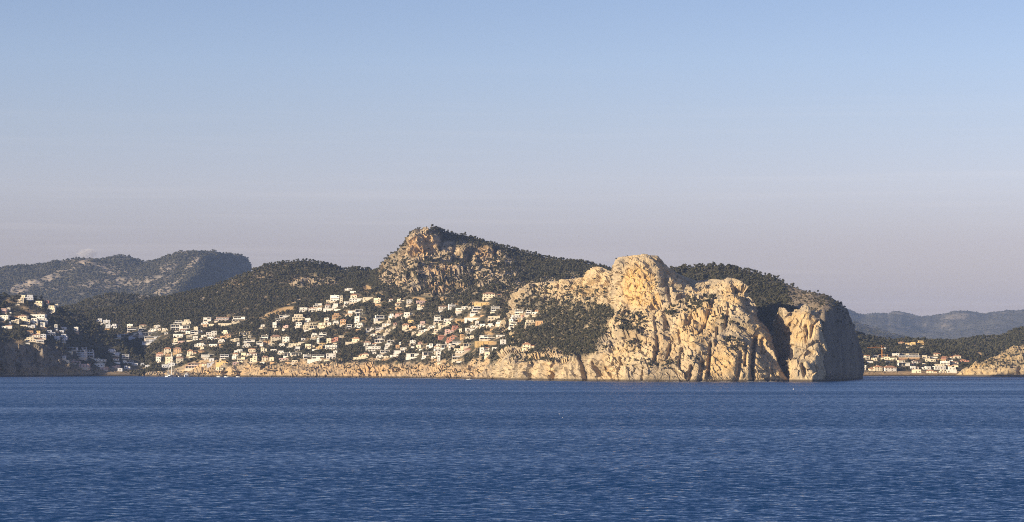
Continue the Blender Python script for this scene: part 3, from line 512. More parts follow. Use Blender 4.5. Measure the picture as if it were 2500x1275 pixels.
s_contours = [('z', [(x, -4, D-4) for x, D in S_SH]), ('z', [(x, .6, D) for x, D in S_SH]), ('y', [(2325, 919, 3250), (2345, 913, 3236), (2370, 908, 3222), (2400, 902, 3210), (2450, 903, 3186), (2500, 898, 3168), (2700, 880, 3070), (2900, 880, 3020)]),
              ('y', [(2325, 918.8, 3256), (2345, 912, 3250), (2370, 903, 3250), (2385, 893, 3260), (2400, 886, 3270), (2425, 874, 3280), (2450, 862, 3290), (2470, 850, 3300), (2490, 842, 3300), (2520, 830, 3300), (2700, 800, 3250), (2900, 790, 3200)]),
              ('z', [(2325, -2, 3300), (2400, 10, 3340), (2500, 25, 3400), (2900, 30, 3350)]), ('z', [(2325, -4, 3330), (2500, -4, 3480), (2900, -4, 3500)])]
def s_disp(P, px, py):
    land = sstep(.5, 5, P[..., 2]); dc, vc = cells(sc3(P, 9, 9, 12), 521)
    return (ridged(sc3(P, 26), 4, 523)*1.5+facets(sc3(P, 15), 522)*5+facets(sc3(P, 6), 524)*2)*land, carve(px, py, [([(2492, 900), (2488, 920)], 5, 9), ([(2400, 912), (2404, 920)], 4, 6), ([(2440, 900), (2430, 918)], 4, 4)])*land
def s_masks(P, px, py, nr):
    n = fbm(sc3(P, 12), 4, 531); hi = sstep(903, 890, py)
    return dict(veg=np.clip(hi*(.3+n), 0, 1), soil_or_lift=np.zeros(px.shape), tree=np.clip(hi*(n-.12)*2, 0, 1)*.4, shrub=np.clip(hi*(.45+n), 0, 1)+ell(px, py, [(2440, 890, 30, 12)])*.6, stain=.3+0*px)
SPUR2 = sheet('rocky_point', rng_(2325, 2900, 2), s_contours, [3, 14, 26, 8, 5], ROCK, s_disp, s_masks, smu=[2, 2, 2, 0, 6, 6], smt=2, flat=True)

# ---- sea
def water():
    m, t, b = newmat('sea_water'); g = N(t, 'ShaderNodeTexCoord').outputs['Object']
    def nz_(sx_, sy_, scale, det, rough=.55, out=1):
        q = N(t, 'ShaderNodeMapping'); q.inputs['Scale'].default_value = (sx_, sy_, 1); q.inputs['Rotation'].default_value = (0, 0, R(7)); t.links.new(g, q.inputs[0])
        n = N(t, 'ShaderNodeTexNoise', i_Scale=scale, i_Detail=float(det), i_Roughness=rough); t.links.new(q.outputs[0], n.inputs[0]); return n.outputs[out]
    def vm(op, a, b_):
        n = N(t, 'ShaderNodeVectorMath', operation=op)
        for k, v in ((0, a), (1, b_)):
            if hasattr(v, 'is_linked'): t.links.new(v, n.inputs[k])
            else: n.inputs[k].default_value = v
        return n.outputs[0]
    # wave slopes: short chop, ripples, and the steep dark faces of single waves; stronger and weaker in gust patches
    a = vm('MULTIPLY', vm('SUBTRACT', nz_(.8, 1, .42, 3), (.5, .5, .5)), (.35, .55, 0))
    c = vm('MULTIPLY', vm('SUBTRACT', nz_(.9, 1, 1.4, 3, .65), (.5, .5, .5)), (.7, .8, 0))
    gust = mrange(t, nz_(.16, 1, .0045, 5, .65, 0), .34, .66, .5, 1.45)
    gv = N(t, 'ShaderNodeCombineXYZ'); [t.links.new(gust, gv.inputs[k]) for k in (0, 1)]
    f1 = mrange(t, nz_(.7, 1, .48, 4, .6, 0), .50, .72, 0, -.6); f2 = N(t, 'ShaderNodeCombineXYZ'); t.links.new(f1, f2.inputs[1])
    sl_ = vm('MULTIPLY', vm('ADD', vm('ADD', a, c), vm('ADD', f2.outputs[0], (0, WBIAS, 0))), gv.outputs[0])
    nrm = vm('NORMALIZE', vm('ADD', sl_, (0, 0, 1)), (0, 0, 0))
    t.links.new(nrm, b.inputs['Normal'])
    b.inputs['Base Color'].default_value = (.007, .037, .112, 1); b.inputs['Roughness'].default_value = .10; b.inputs['IOR'].default_value = 1.33
    return m
WBIAS = -.175                             # the lee faces of the chop, steeper, look towards the open sea
WATER = water()
sea = MB(); sea.add([(-9000, -3000, 0), (9000, -3000, 0), (9000, 16500, 0), (-9000, 16500, 0)], [(0, 1, 2, 3)])
struct(sea.build('sea', WATER))

# ------------------------------------------------------------------ placing things on the land
def bvh_of(ts):
    V = []; F = []; b = 0
    for T in ts:
        p = T['P'].reshape(-1, 3); V.append(p); F.append(T['F']+b); b += len(p)
    return BVHTree.FromPolygons(np.concatenate(V).tolist(), np.concatenate(F).tolist())
LAND = bvh_of([MAIN, CLIFF, CAPE, LEFT, RIGHT, SPUR2])
EYE = Vector((0, 0, CAMZ))
def hit(px, py):
    d = Vector(((px-CX)/K, 1, (HY-py)/K)).normalized()
    h = LAND.ray_cast(EYE, d); return h[0] if h[0] else None
def ground(x, y):
    h = LAND.ray_cast(Vector((x, y, 900)), Vector((0, 0, -1))); return h[0].z if h[0] else 0.

# ------------------------------------------------------------------ houses
# each row: left, top, right, bottom in the enlarged crop it was read from, then style and wall colour
# styles: b block, m modern with glazed decks, h tiled hip roof, t tower, w garden wall
CROPS = [
 (380, 760, 7.967, """0 275 90 315 bW|50 335 105 375 bW|120 335 240 395 bW|350 185 515 260 mW|290 262 470 375 mW|515 165 690 260 bC|455 285 665 350 mW|455 355 615 400 bW|740 305 825 375 bC|580 390 670 445 bW|680 378 830 465 mW|845 385 910 425 bW
335 445 530 515 bW|600 470 705 545 bC|720 490 820 565 bW|345 530 430 600 bC|430 585 570 615 wP|925 120 1080 205 mW|885 210 1030 262 bW|1140 120 1425 200 mP|1030 250 1140 290 wC|1210 235 1480 285 wC|1480 110 1740 200 mW|915 262 1000 305 bO|980 385 1190 490 bW|885 470 975 515 bW|1000 500 1240 560 bW|1280 370 1410 450 bC|1250 455 1470 535 bO
1215 545 1350 610 bW|1460 525 1630 605 bC|1580 610 1630 680 bW|1620 405 1840 475 mC|1800 475 1860 520 bC|1695 555 1930 630 mW|1690 640 1850 705 bW|750 620 970 695 bW|870 700 940 735 bC|1030 640 1200 690 bW|160 705 300 820 hC|345 705 500 820 hO|10 800 150 885 hP|605 745 790 855 hC|830 750 1000 800 hO|190 830 285 880 bO|290 830 400 882 bY|405 840 505 880 bW
0 890 105 1000 bW|185 888 335 1000 bC|400 885 540 1005 hC|110 1010 380 1100 bG|560 1010 890 1120 mP|885 845 1140 905 mW|945 915 1030 950 bW|1040 920 1140 982 bG|1245 845 1425 930 mG|1175 965 1410 1045 bY|1000 988 1150 1060 bG|900 1015 990 1075 bC|1165 1095 1310 1150 bC|1495 815 1610 875 hW|1525 745 1690 808 bW|1480 880 1570 940 bW|1660 810 1760 870 bC|1580 890 1740 985 mC|1500 990 1620 1035 bP|1800 730 1912 800 bC|1770 820 1880 870 bW"""),
 (600, 740, 7.967, """270 625 435 725 mW|490 620 690 740 hC|710 660 850 770 bW|200 755 340 850 mW|340 740 420 800 bO|440 735 500 778 bO|440 782 560 830 bC|640 790 760 850 bW|830 790 1080 840 bC|950 845 1055 940 mW|1150 800 1340 885 bC|1360 835 1490 900 bY|1430 780 1550 830 bY|1540 820 1780 905 bW|1570 690 1665 780 bC|1670 670 1800 750 bR|1270 585 1400 670 bW|1415 580 1570 660 mW|1080 685 1160 730 bW|1380 680 1430 790 tW
75 890 190 960 bC|290 870 410 965 bC|480 900 600 950 bW|620 930 740 985 bW|30 975 220 1025 bW|75 1032 220 1160 bC|310 1030 440 1130 hC|455 1060 550 1130 bC|640 1075 830 1120 bP|895 1115 1010 1160 bC|735 970 880 1045 mW|885 970 1095 1025 mW|1120 995 1265 1080 mW|1280 1010 1530 1090 mW|1560 985 1750 1090 bW|1700 930 1780 982 bW|1190 1095 1480 1150 wW
650 240 860 292 mW|580 296 760 345 mW|900 220 1150 355 bC|1155 300 1260 365 bW|520 375 600 490 bW|290 425 370 470 bW|715 430 830 490 bP|970 380 1090 455 bW|945 470 1060 495 wW|1115 432 1220 510 bC|1225 435 1410 500 mC|1140 385 1405 428 bC|1412 390 1540 460 bC|1530 290 1620 370 bW|1585 380 1650 440 bC|1045 90 1200 170 bW|1220 95 1360 175 bW|1310 5 1480 85 mW|1365 92 1480 160 bW"""),
 (780, 690, 7.967, """495 110 640 165 bW|590 168 710 208 bW|600 218 790 305 hC|580 312 840 395 bW|205 250 390 370 bW|135 340 200 400 bC|395 260 450 390 bC|110 420 215 500 hW|245 405 360 500 mW|70 505 270 560 wW|485 370 570 430 bW|845 290 1045 345 bC|1050 305 1190 400 bC|1350 320 1430 370 bW|1505 320 1650 395 bC|1700 335 1810 415 bW|1480 402 1570 460 bC|550 550 690 610 bW|505 615 640 660 bC
700 520 840 586 mW|710 592 850 658 mW|680 662 780 780 tW|250 600 415 690 bO|90 690 180 770 bC|150 780 230 840 bW|255 745 385 825 bW|400 720 515 825 bO|0 785 130 880 bC|510 815 625 910 mW|680 785 860 880 bW|1065 640 1265 755 mW|1340 610 1460 700 bW|1470 590 1635 650 hP|1640 580 1830 650 bW|1310 740 1390 795 bC|1220 802 1400 850 bW|1090 770 1250 798 wC|1450 790 1510 840 bP|1610 800 1740 910 hC|1715 730 1830 790 bY|1745 850 1890 910 bO
905 885 1060 945 mW|1090 865 1245 945 mW|1280 900 1410 965 bC|990 985 1115 1050 bW|390 1035 480 1075 bC|630 1065 780 1150 hC|500 1155 760 1200 wC|860 1140 1000 1225 hW|1115 1040 1280 1105 mW|1070 1112 1270 1180 mW|1310 1125 1455 1180 mW|1275 1195 1420 1245 bW|1755 1130 1870 1215 bW|1795 960 1890 1000 bC"""),
 (820, 780, 10.417, """750 690 1140 810 bW|920 625 1030 665 bW|1120 785 1370 860 mW|1470 785 1755 870 mW|1640 735 1800 775 bW|1785 870 2110 970 mW|1770 978 2080 1010 wW|575 850 840 960 hC|930 850 1030 890 bW|1020 900 1215 985 bW|1220 935 1340 990 bC|1370 920 1590 960 wW|440 990 820 1015 wC|1520 650 1620 745 bO|1605 580 1655 650 bW|2085 580 2200 645 bP|2030 650 2280 730 bC|2295 620 2470 740 bW"""),
 (1000, 700, 9.105, """160 315 350 390 bP|170 400 325 470 bC|655 435 860 500 bW|870 390 1060 480 mW|1015 445 1300 545 bW|1310 450 1370 500 bW|1390 440 1600 550 mW|1340 560 1620 615 mW|235 770 345 850 bP|535 650 735 805 mW|760 715 990 785 bW|800 790 920 850 bC|185 850 260 945 bW|190 950 410 1030 bW|400 870 610 940 bW|640 860 860 905 wC|540 945 685 1000 bC|950 870 1110 950 bR|780 955 895 1060 bP|900 975 980 1030 bP|640 1075 815 1165 hR|820 1075 1060 1200 hR
1130 1060 1200 1120 bO|1340 1090 1430 1160 bC|1210 690 1660 760 wW|1460 765 1540 865 bW|1250 920 1340 1000 bW|1100 940 1160 1020 bC|1350 870 1455 920 bW|1240 1130 1320 1170 bC"""),
 (1030, 790, 11.364, """400 570 515 640 bW|520 590 720 690 mW|740 560 790 740 tW|820 490 1140 620 mW|1150 545 1450 652 mC|1060 658 1390 690 wC|340 630 395 700 bW|350 702 690 775 bW|30 790 310 895 mW|385 780 535 905 bW|430 910 510 1050 tW|260 915 390 970 bW|0 905 110 975 bW|830 845 1120 1020 mC|930 770 1450 840 bW|890 700 1150 760 bC|1170 725 1420 765 bP|1600 670 1730 840 bW|1735 745 1960 800 mC|1740 805 1890 920 bC|1740 670 1880 740 bW|1940 670 2090 720 wW
1600 325 2050 385 mW|1590 390 2160 455 mW|2060 320 2310 385 bW|1460 490 2060 600 wY|2175 450 2340 590 bW"""),
 (1140, 700, 9.105, """345 120 770 240 hC|150 350 590 420 wY|530 435 740 530 mW|460 660 740 740 bC|640 760 850 840 bW|430 820 600 910 bW|280 830 410 900 bW|1060 520 1255 630 mW|1285 530 1430 645 mW|985 635 1220 740 bW|1440 575 1590 620 bW|1510 520 1590 570 bO|1225 650 1360 690 bR|940 720 1030 788 bW|930 792 1110 900 mW|1295 740 1520 860 bC|1130 745 1210 790 bO|1520 760 1690 850 wO|1230 1240 1500 1380 hC"""),
 (0, 700, 9.109, """390 245 530 360 bC|475 190 555 243 bC|560 185 740 300 bG|750 190 880 235 bO|950 235 1010 275 bO|755 320 940 440 bC|990 300 1085 360 hR|1090 300 1280 400 bG|1045 425 1225 550 bC|1230 390 1295 470 bC|1300 370 1410 440 hO|1450 420 1510 480 bC|150 470 230 545 bC|20 490 145 600 bP|0 640 190 750 bW|300 625 595 720 hC|245 725 420 810 bC|530 735 665 825 bC|670 620 1000 695 bW|670 700 835 830 bW|840 700 1060 795 bW|890 800 1000 900 bW|200 780 243 840 bG
20 860 270 940 bW|620 850 780 930 bG|865 910 1030 980 bO|595 980 740 1040 bO|770 985 900 1050 bY|655 1070 895 1125 bW|545 1130 795 1220 bC|800 1165 980 1250 bW|900 1060 1020 1160 bG|1210 845 1275 960 tW|1040 970 1155 1030 bG|1160 1020 1230 1080 bG|1310 975 1420 1030 bG|1320 1055 1495 1160 bG|1200 1100 1315 1200 bG|1380 1165 1450 1210 bG|1360 900 1470 960 bG|1640 900 1740 980 bW"""),
 (140, 770, 8.5, """170 670 400 728 mG|410 665 610 718 mG|310 735 575 880 mG|580 722 750 880 mG|240 920 480 1005 bP|330 1010 650 1090 bP|640 900 1000 960 bW|760 1000 960 1066 bW|880 1070 1050 1140 bP|20 840 180 900 bG|1040 700 1210 766 bG|1140 772 1290 840 bG|1340 810 1490 900 mG|1150 890 1280 940 bW|1360 930 1580 990 mW|1540 995 1670 1040 bG|1730 990 1800 1030 bG|1820 1035 1930 1080 bG|1130 1040 1290 1096 bP|1380 1050 1510 1120 bG|1250 1100 1350 1160 bG
1440 185 1570 258 bW|1450 262 1660 340 mG|1670 280 1850 330 mG|1680 350 2170 420 mG|1240 400 1475 460 mG|1480 424 1790 470 mG|1800 440 2270 490 mG|1760 500 2100 575 mG|1700 200 1850 250 bC|2000 210 2130 250 bC|1890 280 2090 345 bW|2095 280 2150 320 bW|2170 270 2290 340 bC|950 100 1090 180 bG|1000 190 1100 260 bG|1110 180 1240 270 bG|810 70 930 140 bG|2220 360 2300 400 bW"""),
 (2090, 820, 8.333, """90 400 290 490 bC|310 455 360 490 bC|365 455 430 510 bC|350 400 455 440 mG|460 385 650 428 mO|500 432 690 490 bC|740 360 875 410 bW|880 355 1280 398 mC|850 402 1290 440 mG|870 446 1300 480 wO|690 450 830 500 bC|860 490 1000 542 bC|860 548 1100 620 mW|1000 130 1210 195 bY|1250 100 1390 190 bY|860 140 980 165 bO|1140 500 1320 560 hW|1120 570 1180 605 bC|1360 400 1500 468 bC|1410 472 1620 525 bC|1350 560 1410 600 bC|1580 350 1720 410 hC|1740 420 1880 478 hR
1920 390 2140 460 hC|1640 482 1830 510 wO|1710 515 1905 600 bW|1910 520 2080 575 hC|2110 480 2300 530 hR|1600 595 1800 618 wC|1870 580 2080 636 hC|150 600 210 640 bW|150 650 200 700 bW|270 600 540 720 hC|580 610 830 725 hW|1115 620 1280 686 bW|1130 690 1325 760 bC|1360 625 1530 688 bW|1430 692 1640 760 hC|1590 620 1830 686 bW|1700 690 1830 760 bC|1850 640 2050 760 bW"""),
]
WALLC = dict(W=(.80, .76, .68), C=(.76, .66, .48), Y=(.66, .46, .20), O=(.60, .38, .20), P=(.62, .43, .37), R=(.52, .24, .17), G=(.58, .58, .60))
WNAME = dict(W='white', C='cream', Y='ochre', O='tan', P='pinkish', R='brick red', G='pale grey')
WMAT = {k: plain('render_'+WNAME[k].replace(' ', '_'), c, .85, .10, .5) for k, c in WALLC.items()}
TILE = plain('roof_tiles', (.46, .235, .125), .85, .25, 1.2); TILE2 = plain('old_roof_tiles', (.38, .22, .14), .9, .25, 1.2)
GRAVEL = plain('roof_gravel', (.50, .46, .40), .95, .2, 1.5); TERR_ = plain('terrace_paving', (.60, .50, .38), .85, .15, 1)
FRAME = plain('window_frame', (.55, .50, .42), .6, .1, 2); SHUT = plain('shutter', (.16, .12, .085), .7, .2, 2); METAL = plain('railing_metal', (.55, .55, .55), .5, .1, 2)
GLASS, gt, gb = newmat('window_glass'); gb.inputs['Base Color'].default_value = (.02, .026, .035, 1); gb.inputs['Roughness'].default_value = .12; gb.inputs['Specular IOR Level'].default_value = .6
# one window and one shuttered window, unit size, shared by every opening of that kind
def _win(m_pane):
    q = MB(); t = .10
    for a in ((-.5, -.5+t, 0, 1), (.5-t, .5, 0, 1), (-.5+t, .5-t, 1-t*.8, 1), (-.5+t, .5-t, 0, t*.6)): q.box(a[0], a[1], -.10, .05, a[2], a[3], 0)
    q.box(-.5+t, .5-t, -.015, .05, t*.6, 1-t*.8, 1); q.box(-.025, .025, -.05, -.015, t*.6, 1-t*.8, 0)
    return q.mesh('window', [FRAME, m_pane])
WIN = _win(GLASS); WINS = _win(SHUT)
DOOR = MB().box(-.5, .5, -.08, .05, 0, 1, 0).box(.30, .36, -.14, -.08, .45, .5, 1).mesh('door', [SHUT, METAL])
def inst(name, me, parent, loc, scale=(1, 1, 1), rz=0):
    o = bpy.data.objects.new(name, me); col.objects.link(o); o.parent = parent; o.location = loc; o.scale = scale; o.rotation_euler.z = rz; return o

def block_windows(p, x0, x1, y0, y1, z0, h, rr, side=True, prob=.9):
    """window rows on the front and the two flanks of one block"""
    ns = max(1, round(h/3.1)); sh = h/ns
    for s_ in range(ns):
        nc = max(1, int((x1-x0)/3.4)); zz = z0+s_*sh
        for c in range(nc):
            if rr.random() > prob: continue
            ww = min(1.9, (x1-x0)/nc*.55)*rr.choice((.75, 1, 1.25)); hh = min(sh*.62, rr.choice((1.35, 1.6, 2.0)))
            xx = x0+(c+.5)*(x1-x0)/nc
            if s_ == 0 and c == nc//2 and hh < 1.5: inst('door', DOOR, p, (xx, y0, zz+.05), (1.2, 1, min(2.2, sh*.8)))
            else: inst('window', WIN if rr.random() < .7 else WINS, p, (xx, y0, zz+sh*.24), (ww, 1, hh))
        if side:
            for xs, rz in ((x0, -math.pi/2), (x1, math.pi/2)):
                if rr.random() < .6: inst('window', WIN, p, (xs, (y0+y1)*.42, zz+sh*.26), (1.3, 1, min(1.4, sh*.5)), rz)
def flat_roof(p, x0, x1, y0, y1, z, m, rr):
    q = MB().box(x0+.25, x1-.25, y0+.25, y1-.25, z-.02, z+.06, 1); t = .25; e = .06
    for a in ((x0-e, x1+e, y0-e, y0+t), (x0-e, x1+e, y1-t, y1+e), (x0-e, x0+t, y0+t, y1-t), (x1-t, x1+e, y0+t, y1-t)): q.box(*a, z, z+.42, 0)
    return q.build('roof', [m, GRAVEL], p)
def hut(p, rr, w_, d_, z, m):
    """roof hut or chimney seen on many of the flat roofs"""
    x = rr.uniform(-.3, .3)*w_; MB().box(x, x+rr.uniform(.5, .9), d_*.5, d_*.5+.8, z, z+rr.uniform(.9, 1.5)).build('chimney', m, p)
def retaining(p, w_, d_, m):
    """plinth that carries the house out over the slope"""
    MB().box(-w_/2-.4, w_/2+.4, -1.1, d_*.6, -3.2, -.02, 0).box(-w_/2-.4, w_/2+.4, -1.1, -.95, -.02, .45, 0).build('terrace', m, p)
def build_house(st, cc, w_, h_, p, rr):
    m = WMAT[cc]; d_ = max(5.0, min(11, w_*.65))
    if st == 'w':
        q = MB().box(-w_/2, w_/2, 0, 3.5, -3, h_-.25, 0); q.build('wall', m, p)
        MB().box(-w_/2-.1, w_/2+.1, -.12, .5, h_-.25, h_).build('coping', TERR_, p)
        n = max(2, int(w_/5))
        for k in range(n):
            x = -w_/2+(k+.5)*w_/n; MB().box(x-.25, x+.25, -.35, 0, -3, h_*.7).build('buttress', m, p)
        return 3.5
    if st == 't':
        MB().box(-w_/2, w_/2, 0, w_*1.1, -4, h_-.4).build('wall', m, p); block_windows(p, -w_/2, w_/2, 0, w_*1.1, 0, h_-.6, rr)
        flat_roof(p, -w_/2, w_/2, 0, w_*1.1, h_-.4, m, rr); retaining(p, w_, d_, m); return w_*1.1
    if st == 'h':
        rh = min(h_*.30, d_*.22+.4); bh = h_-rh; wing = w_ > 11 and rr.random() < .7
        xa, xb = -w_/2, w_/2
        if wing:
            sgn = rr.choice((-1, 1)); cut = w_*rr.uniform(.28, .38)
            if sgn > 0: xb -= cut; wx0, wx1 = xb, w_/2
            else: xa += cut; wx0, wx1 = -w_/2, xa
            bw = bh*.62; MB().box(wx0, wx1, .8, d_*.9, -4, bw).build('wing', m, p); MB().hip(wx0-.45, wx1+.45, .3, d_*.95, bw, rh*.7).build('wing_roof', TILE, p)
            block_windows(p, wx0, wx1, .8, d_*.9, 0, bw, rr, False)
        MB().box(xa, xb, 0, d_, -4, bh).build('wall', m, p)
        rf = MB().hip(xa-.5, xb+.5, -.5, d_+.5, bh+.02, rh).build('roof', rr.choice((TILE, TILE, TILE2)), p)
        MB().box(xa+w_*.2, xa+w_*.2+.7, d_*.45, d_*.45+.7, bh, h_+.3).build('chimney', m, rf)
        block_windows(p, xa, xb, 0, d_, 0, bh, rr); retaining(p, w_, d_, m); return d_
    if st == 'm':
        ns = max(1, round(h_/3.3)); sh = h_/ns; x0, x1 = -w_/2, w_/2; yf = 0.
        for s_ in range(ns):
            z = s_*sh; rec = rr.uniform(1.0, 1.8)
            if s_ and rr.random() < .65:
                c = rr.uniform(.06, .2)*(x1-x0)
                if rr.random() < .5: x0 += c
                else: x1 -= c
                yf += rr.uniform(.6, 1.6)
            MB().box(x0, x0+.5, yf, d_, z-(4 if s_ == 0 else 0), z+sh-.38).box(x1-.5, x1, yf, d_, z-(4 if s_ == 0 else 0), z+sh-.38).box(x0+.5, x1-.5, yf+rec+.1, d_, z-(4 if s_ == 0 else 0), z+sh-.38).build('storey', m, p)
            sl2 = MB().box(x0-.25, x1+.25, yf-.5, d_+.1, z+sh-.38, z+sh).build('slab', m, p)
            nb = max(1, int((x1-x0)/4.2)); bw = (x1-x0-1)/nb
            for b_ in range(nb):
                xx = x0+.5+(b_+.5)*bw
                if rr.random() < .18: MB().box(xx-bw*.5, xx+bw*.5, yf+.2, yf+rec+.1, z, z+sh-.39).build('wall_panel', m, p)
                else: inst('window', WIN, p, (xx, yf+rec+.08, z+.12), (bw*.96, 1, sh-.62))
            if s_ or rr.random() < .5: MB().box(x0, x1, yf-.42, yf-.34, z+.0, z+.85).build('balustrade', m if rr.random() < .6 else METAL, p)
        if rr.random() < .6: hut(p, rr, x1-x0, d_, h_, m)
        retaining(p, w_, d_, m if rr.random() < .35 else TERR_); return d_
    # block villas: one, two or three boxes with parapets, some with a lower wing or a set-back upper floor
    lay = rr.random() if w_ > 7.5 else 0
    if lay < .30 or h_ < 3.6: boxes = [(-w_/2, w_/2, 0, d_, h_-.4)]
    elif lay < .62:
        c = w_*rr.uniform(-.1, .18); lo = h_*rr.uniform(.55, .72); g = rr.choice((-1, 1))
        boxes = [(-w_/2, c, 0, d_, h_-.4), (c, w_/2, rr.uniform(.5, 1.6), d_*.9, lo)] if g > 0 else [(-w_/2, -c, rr.uniform(.5, 1.6), d_*.9, lo), (-c, w_/2, 0, d_, h_-.4)]
    else:
        a = w_*rr.uniform(.08, .22); b2 = w_*rr.uniform(.05, .22)
        boxes = [(-w_/2, w_/2, 0, d_*.8, h_*.52), (-w_/2+a, w_/2-b2, rr.uniform(1.2, 2.2), d_, h_-.4)]
    for k, (xa, xb, ya, yb, hh) in enumerate(boxes):
        up = lay >= .62 and k == 1; zb = boxes[0][4] if up else 0
        MB().box(xa, xb, ya, yb, zb if up else -4, hh).build('upper_storey' if up else ('wall' if k == 0 else 'wing'), m, p)
        block_windows(p, xa, xb, ya, yb, zb, hh-zb, rr)
        if rr.random() < .18 and not up and cc in 'COPWR' and k == len(boxes)-1: MB().hip(xa-.35, xb+.35, ya-.35, yb+.35, hh+.02, .9).build('roof', TILE, p)
        else: flat_roof(p, xa, xb, ya, yb, hh, m, rr)
    if h_ > 5 and rr.random() < .6:
        xa, xb = boxes[0][0], boxes[0][1]; z = h_*.5; q = MB().box(xa+.4, xb-.6, -1.5, -.01, z-.2, z, 0).box(xa+.4, xb-.6, -1.5, -1.4, z, z+.9, 0)
        for x in (xa+.5, xb-.9): q.box(x, x+.25, -1.45, -1.2, 0, z-.2, 0)
        q.build('balcony', m, p)
    if rr.random() < .5: hut(p, rr, w_*.6, d_, boxes[0][4], m)
    retaining(p, w_, d_, m if rr.random() < .3 else TERR_)
    return d_

HS = []
for ox, oy, s_, txt in CROPS:
    for it in txt.replace('\n', '|').split('|'):
        a, b_, c, d_, k = it.split(); HS.append([ox+float(a)/s_, oy+float(b_)/s_, ox+float(c)/s_, oy+float(d_)/s_, k[0], k[1]])
def zone(x, y):
    if x > 2050: return 'right bay'
    if x < 170 and y < 795: return 'headland crest'
    if x < 200 and y < 840: return 'headland flank'
    if x < 430 and y < 845 and x < 412: return 'upper cove'
    if x < 412: return 'lower cove'
    if x < 625: return 'west village'
    if x < 840: return 'midwest village'
    if x < 1060: return 'central village'
    if x < 1232: return 'east village'
    return 'cliff knoll'
HOUSES = []
for h in HS:
    x0, y0, x1, y1, st, cc = h; P0 = hit((x0+x1)/2, y1-.3)
    if P0 is None: print('NO HIT', h); continue
    HOUSES.append(dict(x0=x0, y0=y0, x1=x1, y1=y1, st=st, cc=cc, P=P0, z=zone((x0+x1)/2, y1)))
# rows inside each quarter, counted upwards, so that each house can be pointed at
ORD = ['', 'second', 'third', 'fourth', 'fifth', 'sixth', 'seventh', 'eighth', 'ninth', 'tenth', 'eleventh', 'twelfth', 'thirteenth', 'fourteenth', 'fifteenth', 'sixteenth', 'seventeenth', 'eighteenth', 'nineteenth', 'twentieth', 'last', 'last', 'last']
for z in sorted({h['z'] for h in HOUSES}):
    hs = sorted([h for h in HOUSES if h['z'] == z], key=lambda h: -h['y1']); rows = []
    for h in hs:
        if rows and rows[-1][0]['y1']-h['y1'] < 9: rows[-1].append(h)
        else: rows.append([h])
    for r_, row in enumerate(rows):
        row.sort(key=lambda h: h['x0'])
        for c, h in enumerate(row):
            rn = 'lowest row' if r_ == 0 else ('top row' if r_ == len(rows)-1 else ORD[r_]+' row')
            cn = 'only one' if len(row) == 1 else ('leftmost' if c == 0 else ('rightmost' if c == len(row)-1 else ORD[c]+' from left'))
            h['pos'] = f'{cn} in {rn} of {z}'
KIND = dict(b='villa', m='villa', h='house', t='tower', w='garden terrace')
for n, h in enumerate(HOUSES):
    rr = random.Random(1000+n); P0 = h['P']; s_ = P0.y/K; w_ = (h['x1']-h['x0'])*s_; hh = max(2.6, (h['y1']-h['y0'])*s_); st = h['st']
    name = dict(b='villa', m='modern_villa', h='tiled_house', t='tower_house', w='garden_terrace')[st]
    p = empty(name, (P0.x, P0.y, P0.z), R(rr.uniform(-14, 10)) if st != 'w' else R(rr.uniform(-8, 6)))
    h['depth'] = build_house(st, h['cc'], max(2.2, w_*.97), hh, p, rr)
    size = 'wide' if w_ > 17 else ('small' if w_ < 6.5 else ('tall' if hh > w_*.85 else ''))
    look = dict(b='flat-roofed villa', m='glazed modern villa', h='tiled-roof house', t='tower house', w='garden terrace')[st]
    tag(p, f"{size} {WNAME[h['cc']]} {look}, {h['pos']}".strip(), KIND[st], 'garden terraces on the slope' if st == 'w' else 'houses on the slopes')
# low terrace walls below many of the houses
def covered(x0, y0, x1, y1): return any(x0 < h['x1'] and x1 > h['x0'] and y0 < h['y1']-.5 and y1 > h['y0'] for h in HOUSES)
WALLS = []
for n, h in enumerate(list(HOUSES)):
    rr = random.Random(5000+n)
    if h['st'] == 'w' or rr.random() > .62: continue
    w_ = rr.uniform(7, 17); x = rr.uniform(h['x0'], h['x1']); hh = rr.uniform(2.6, 4.6); y1 = h['y1']+hh+rr.uniform(1.2, 3.5)
    if y1 > 893 or covered(x-w_/2, y1-hh, x+w_/2, y1) or any(abs(x-q['xc']) < (w_+q['w'])/2 and abs(y1-q['y1']) < 4 for q in WALLS): continue
    P0 = hit(x, y1)
    if P0 is None or abs(P0.y-h['P'].y) > 60: continue
    WALLS.append(dict(xc=x, w=w_, y1=y1)); cc = rr.choice('WWWCCCO'); s_ = P0.y/K
    p = empty('low_terrace', tuple(P0), R(rr.uniform(-12, 8))); q = MB().box(-w_*s_/2, w_*s_/2, 0, 3, -2.5, hh*s_-.2); q.build('wall', WMAT[cc], p)
    MB().box(-w_*s_/2-.08, w_*s_/2+.08, -.1, .45, hh*s_-.2, hh*s_).build('coping', TERR_, p)
    tag(p, f"low {WNAME[cc]} terrace below {KIND[h['st']]} {h['pos']}", 'terrace', 'low terraces below the houses')
    HOUSES.append(dict(x0=x-w_/2, y0=y1-hh, x1=x+w_/2, y1=y1, st='w', cc=cc, P=P0, z=h['z'], pos=h['pos'], depth=3, extra=True))
print('walls', len(WALLS))
HR = np.array([[h['x0'], h['y0'], h['x1'], h['y1'], h['P'].y] for h in HOUSES])
print('houses', len(HOUSES))
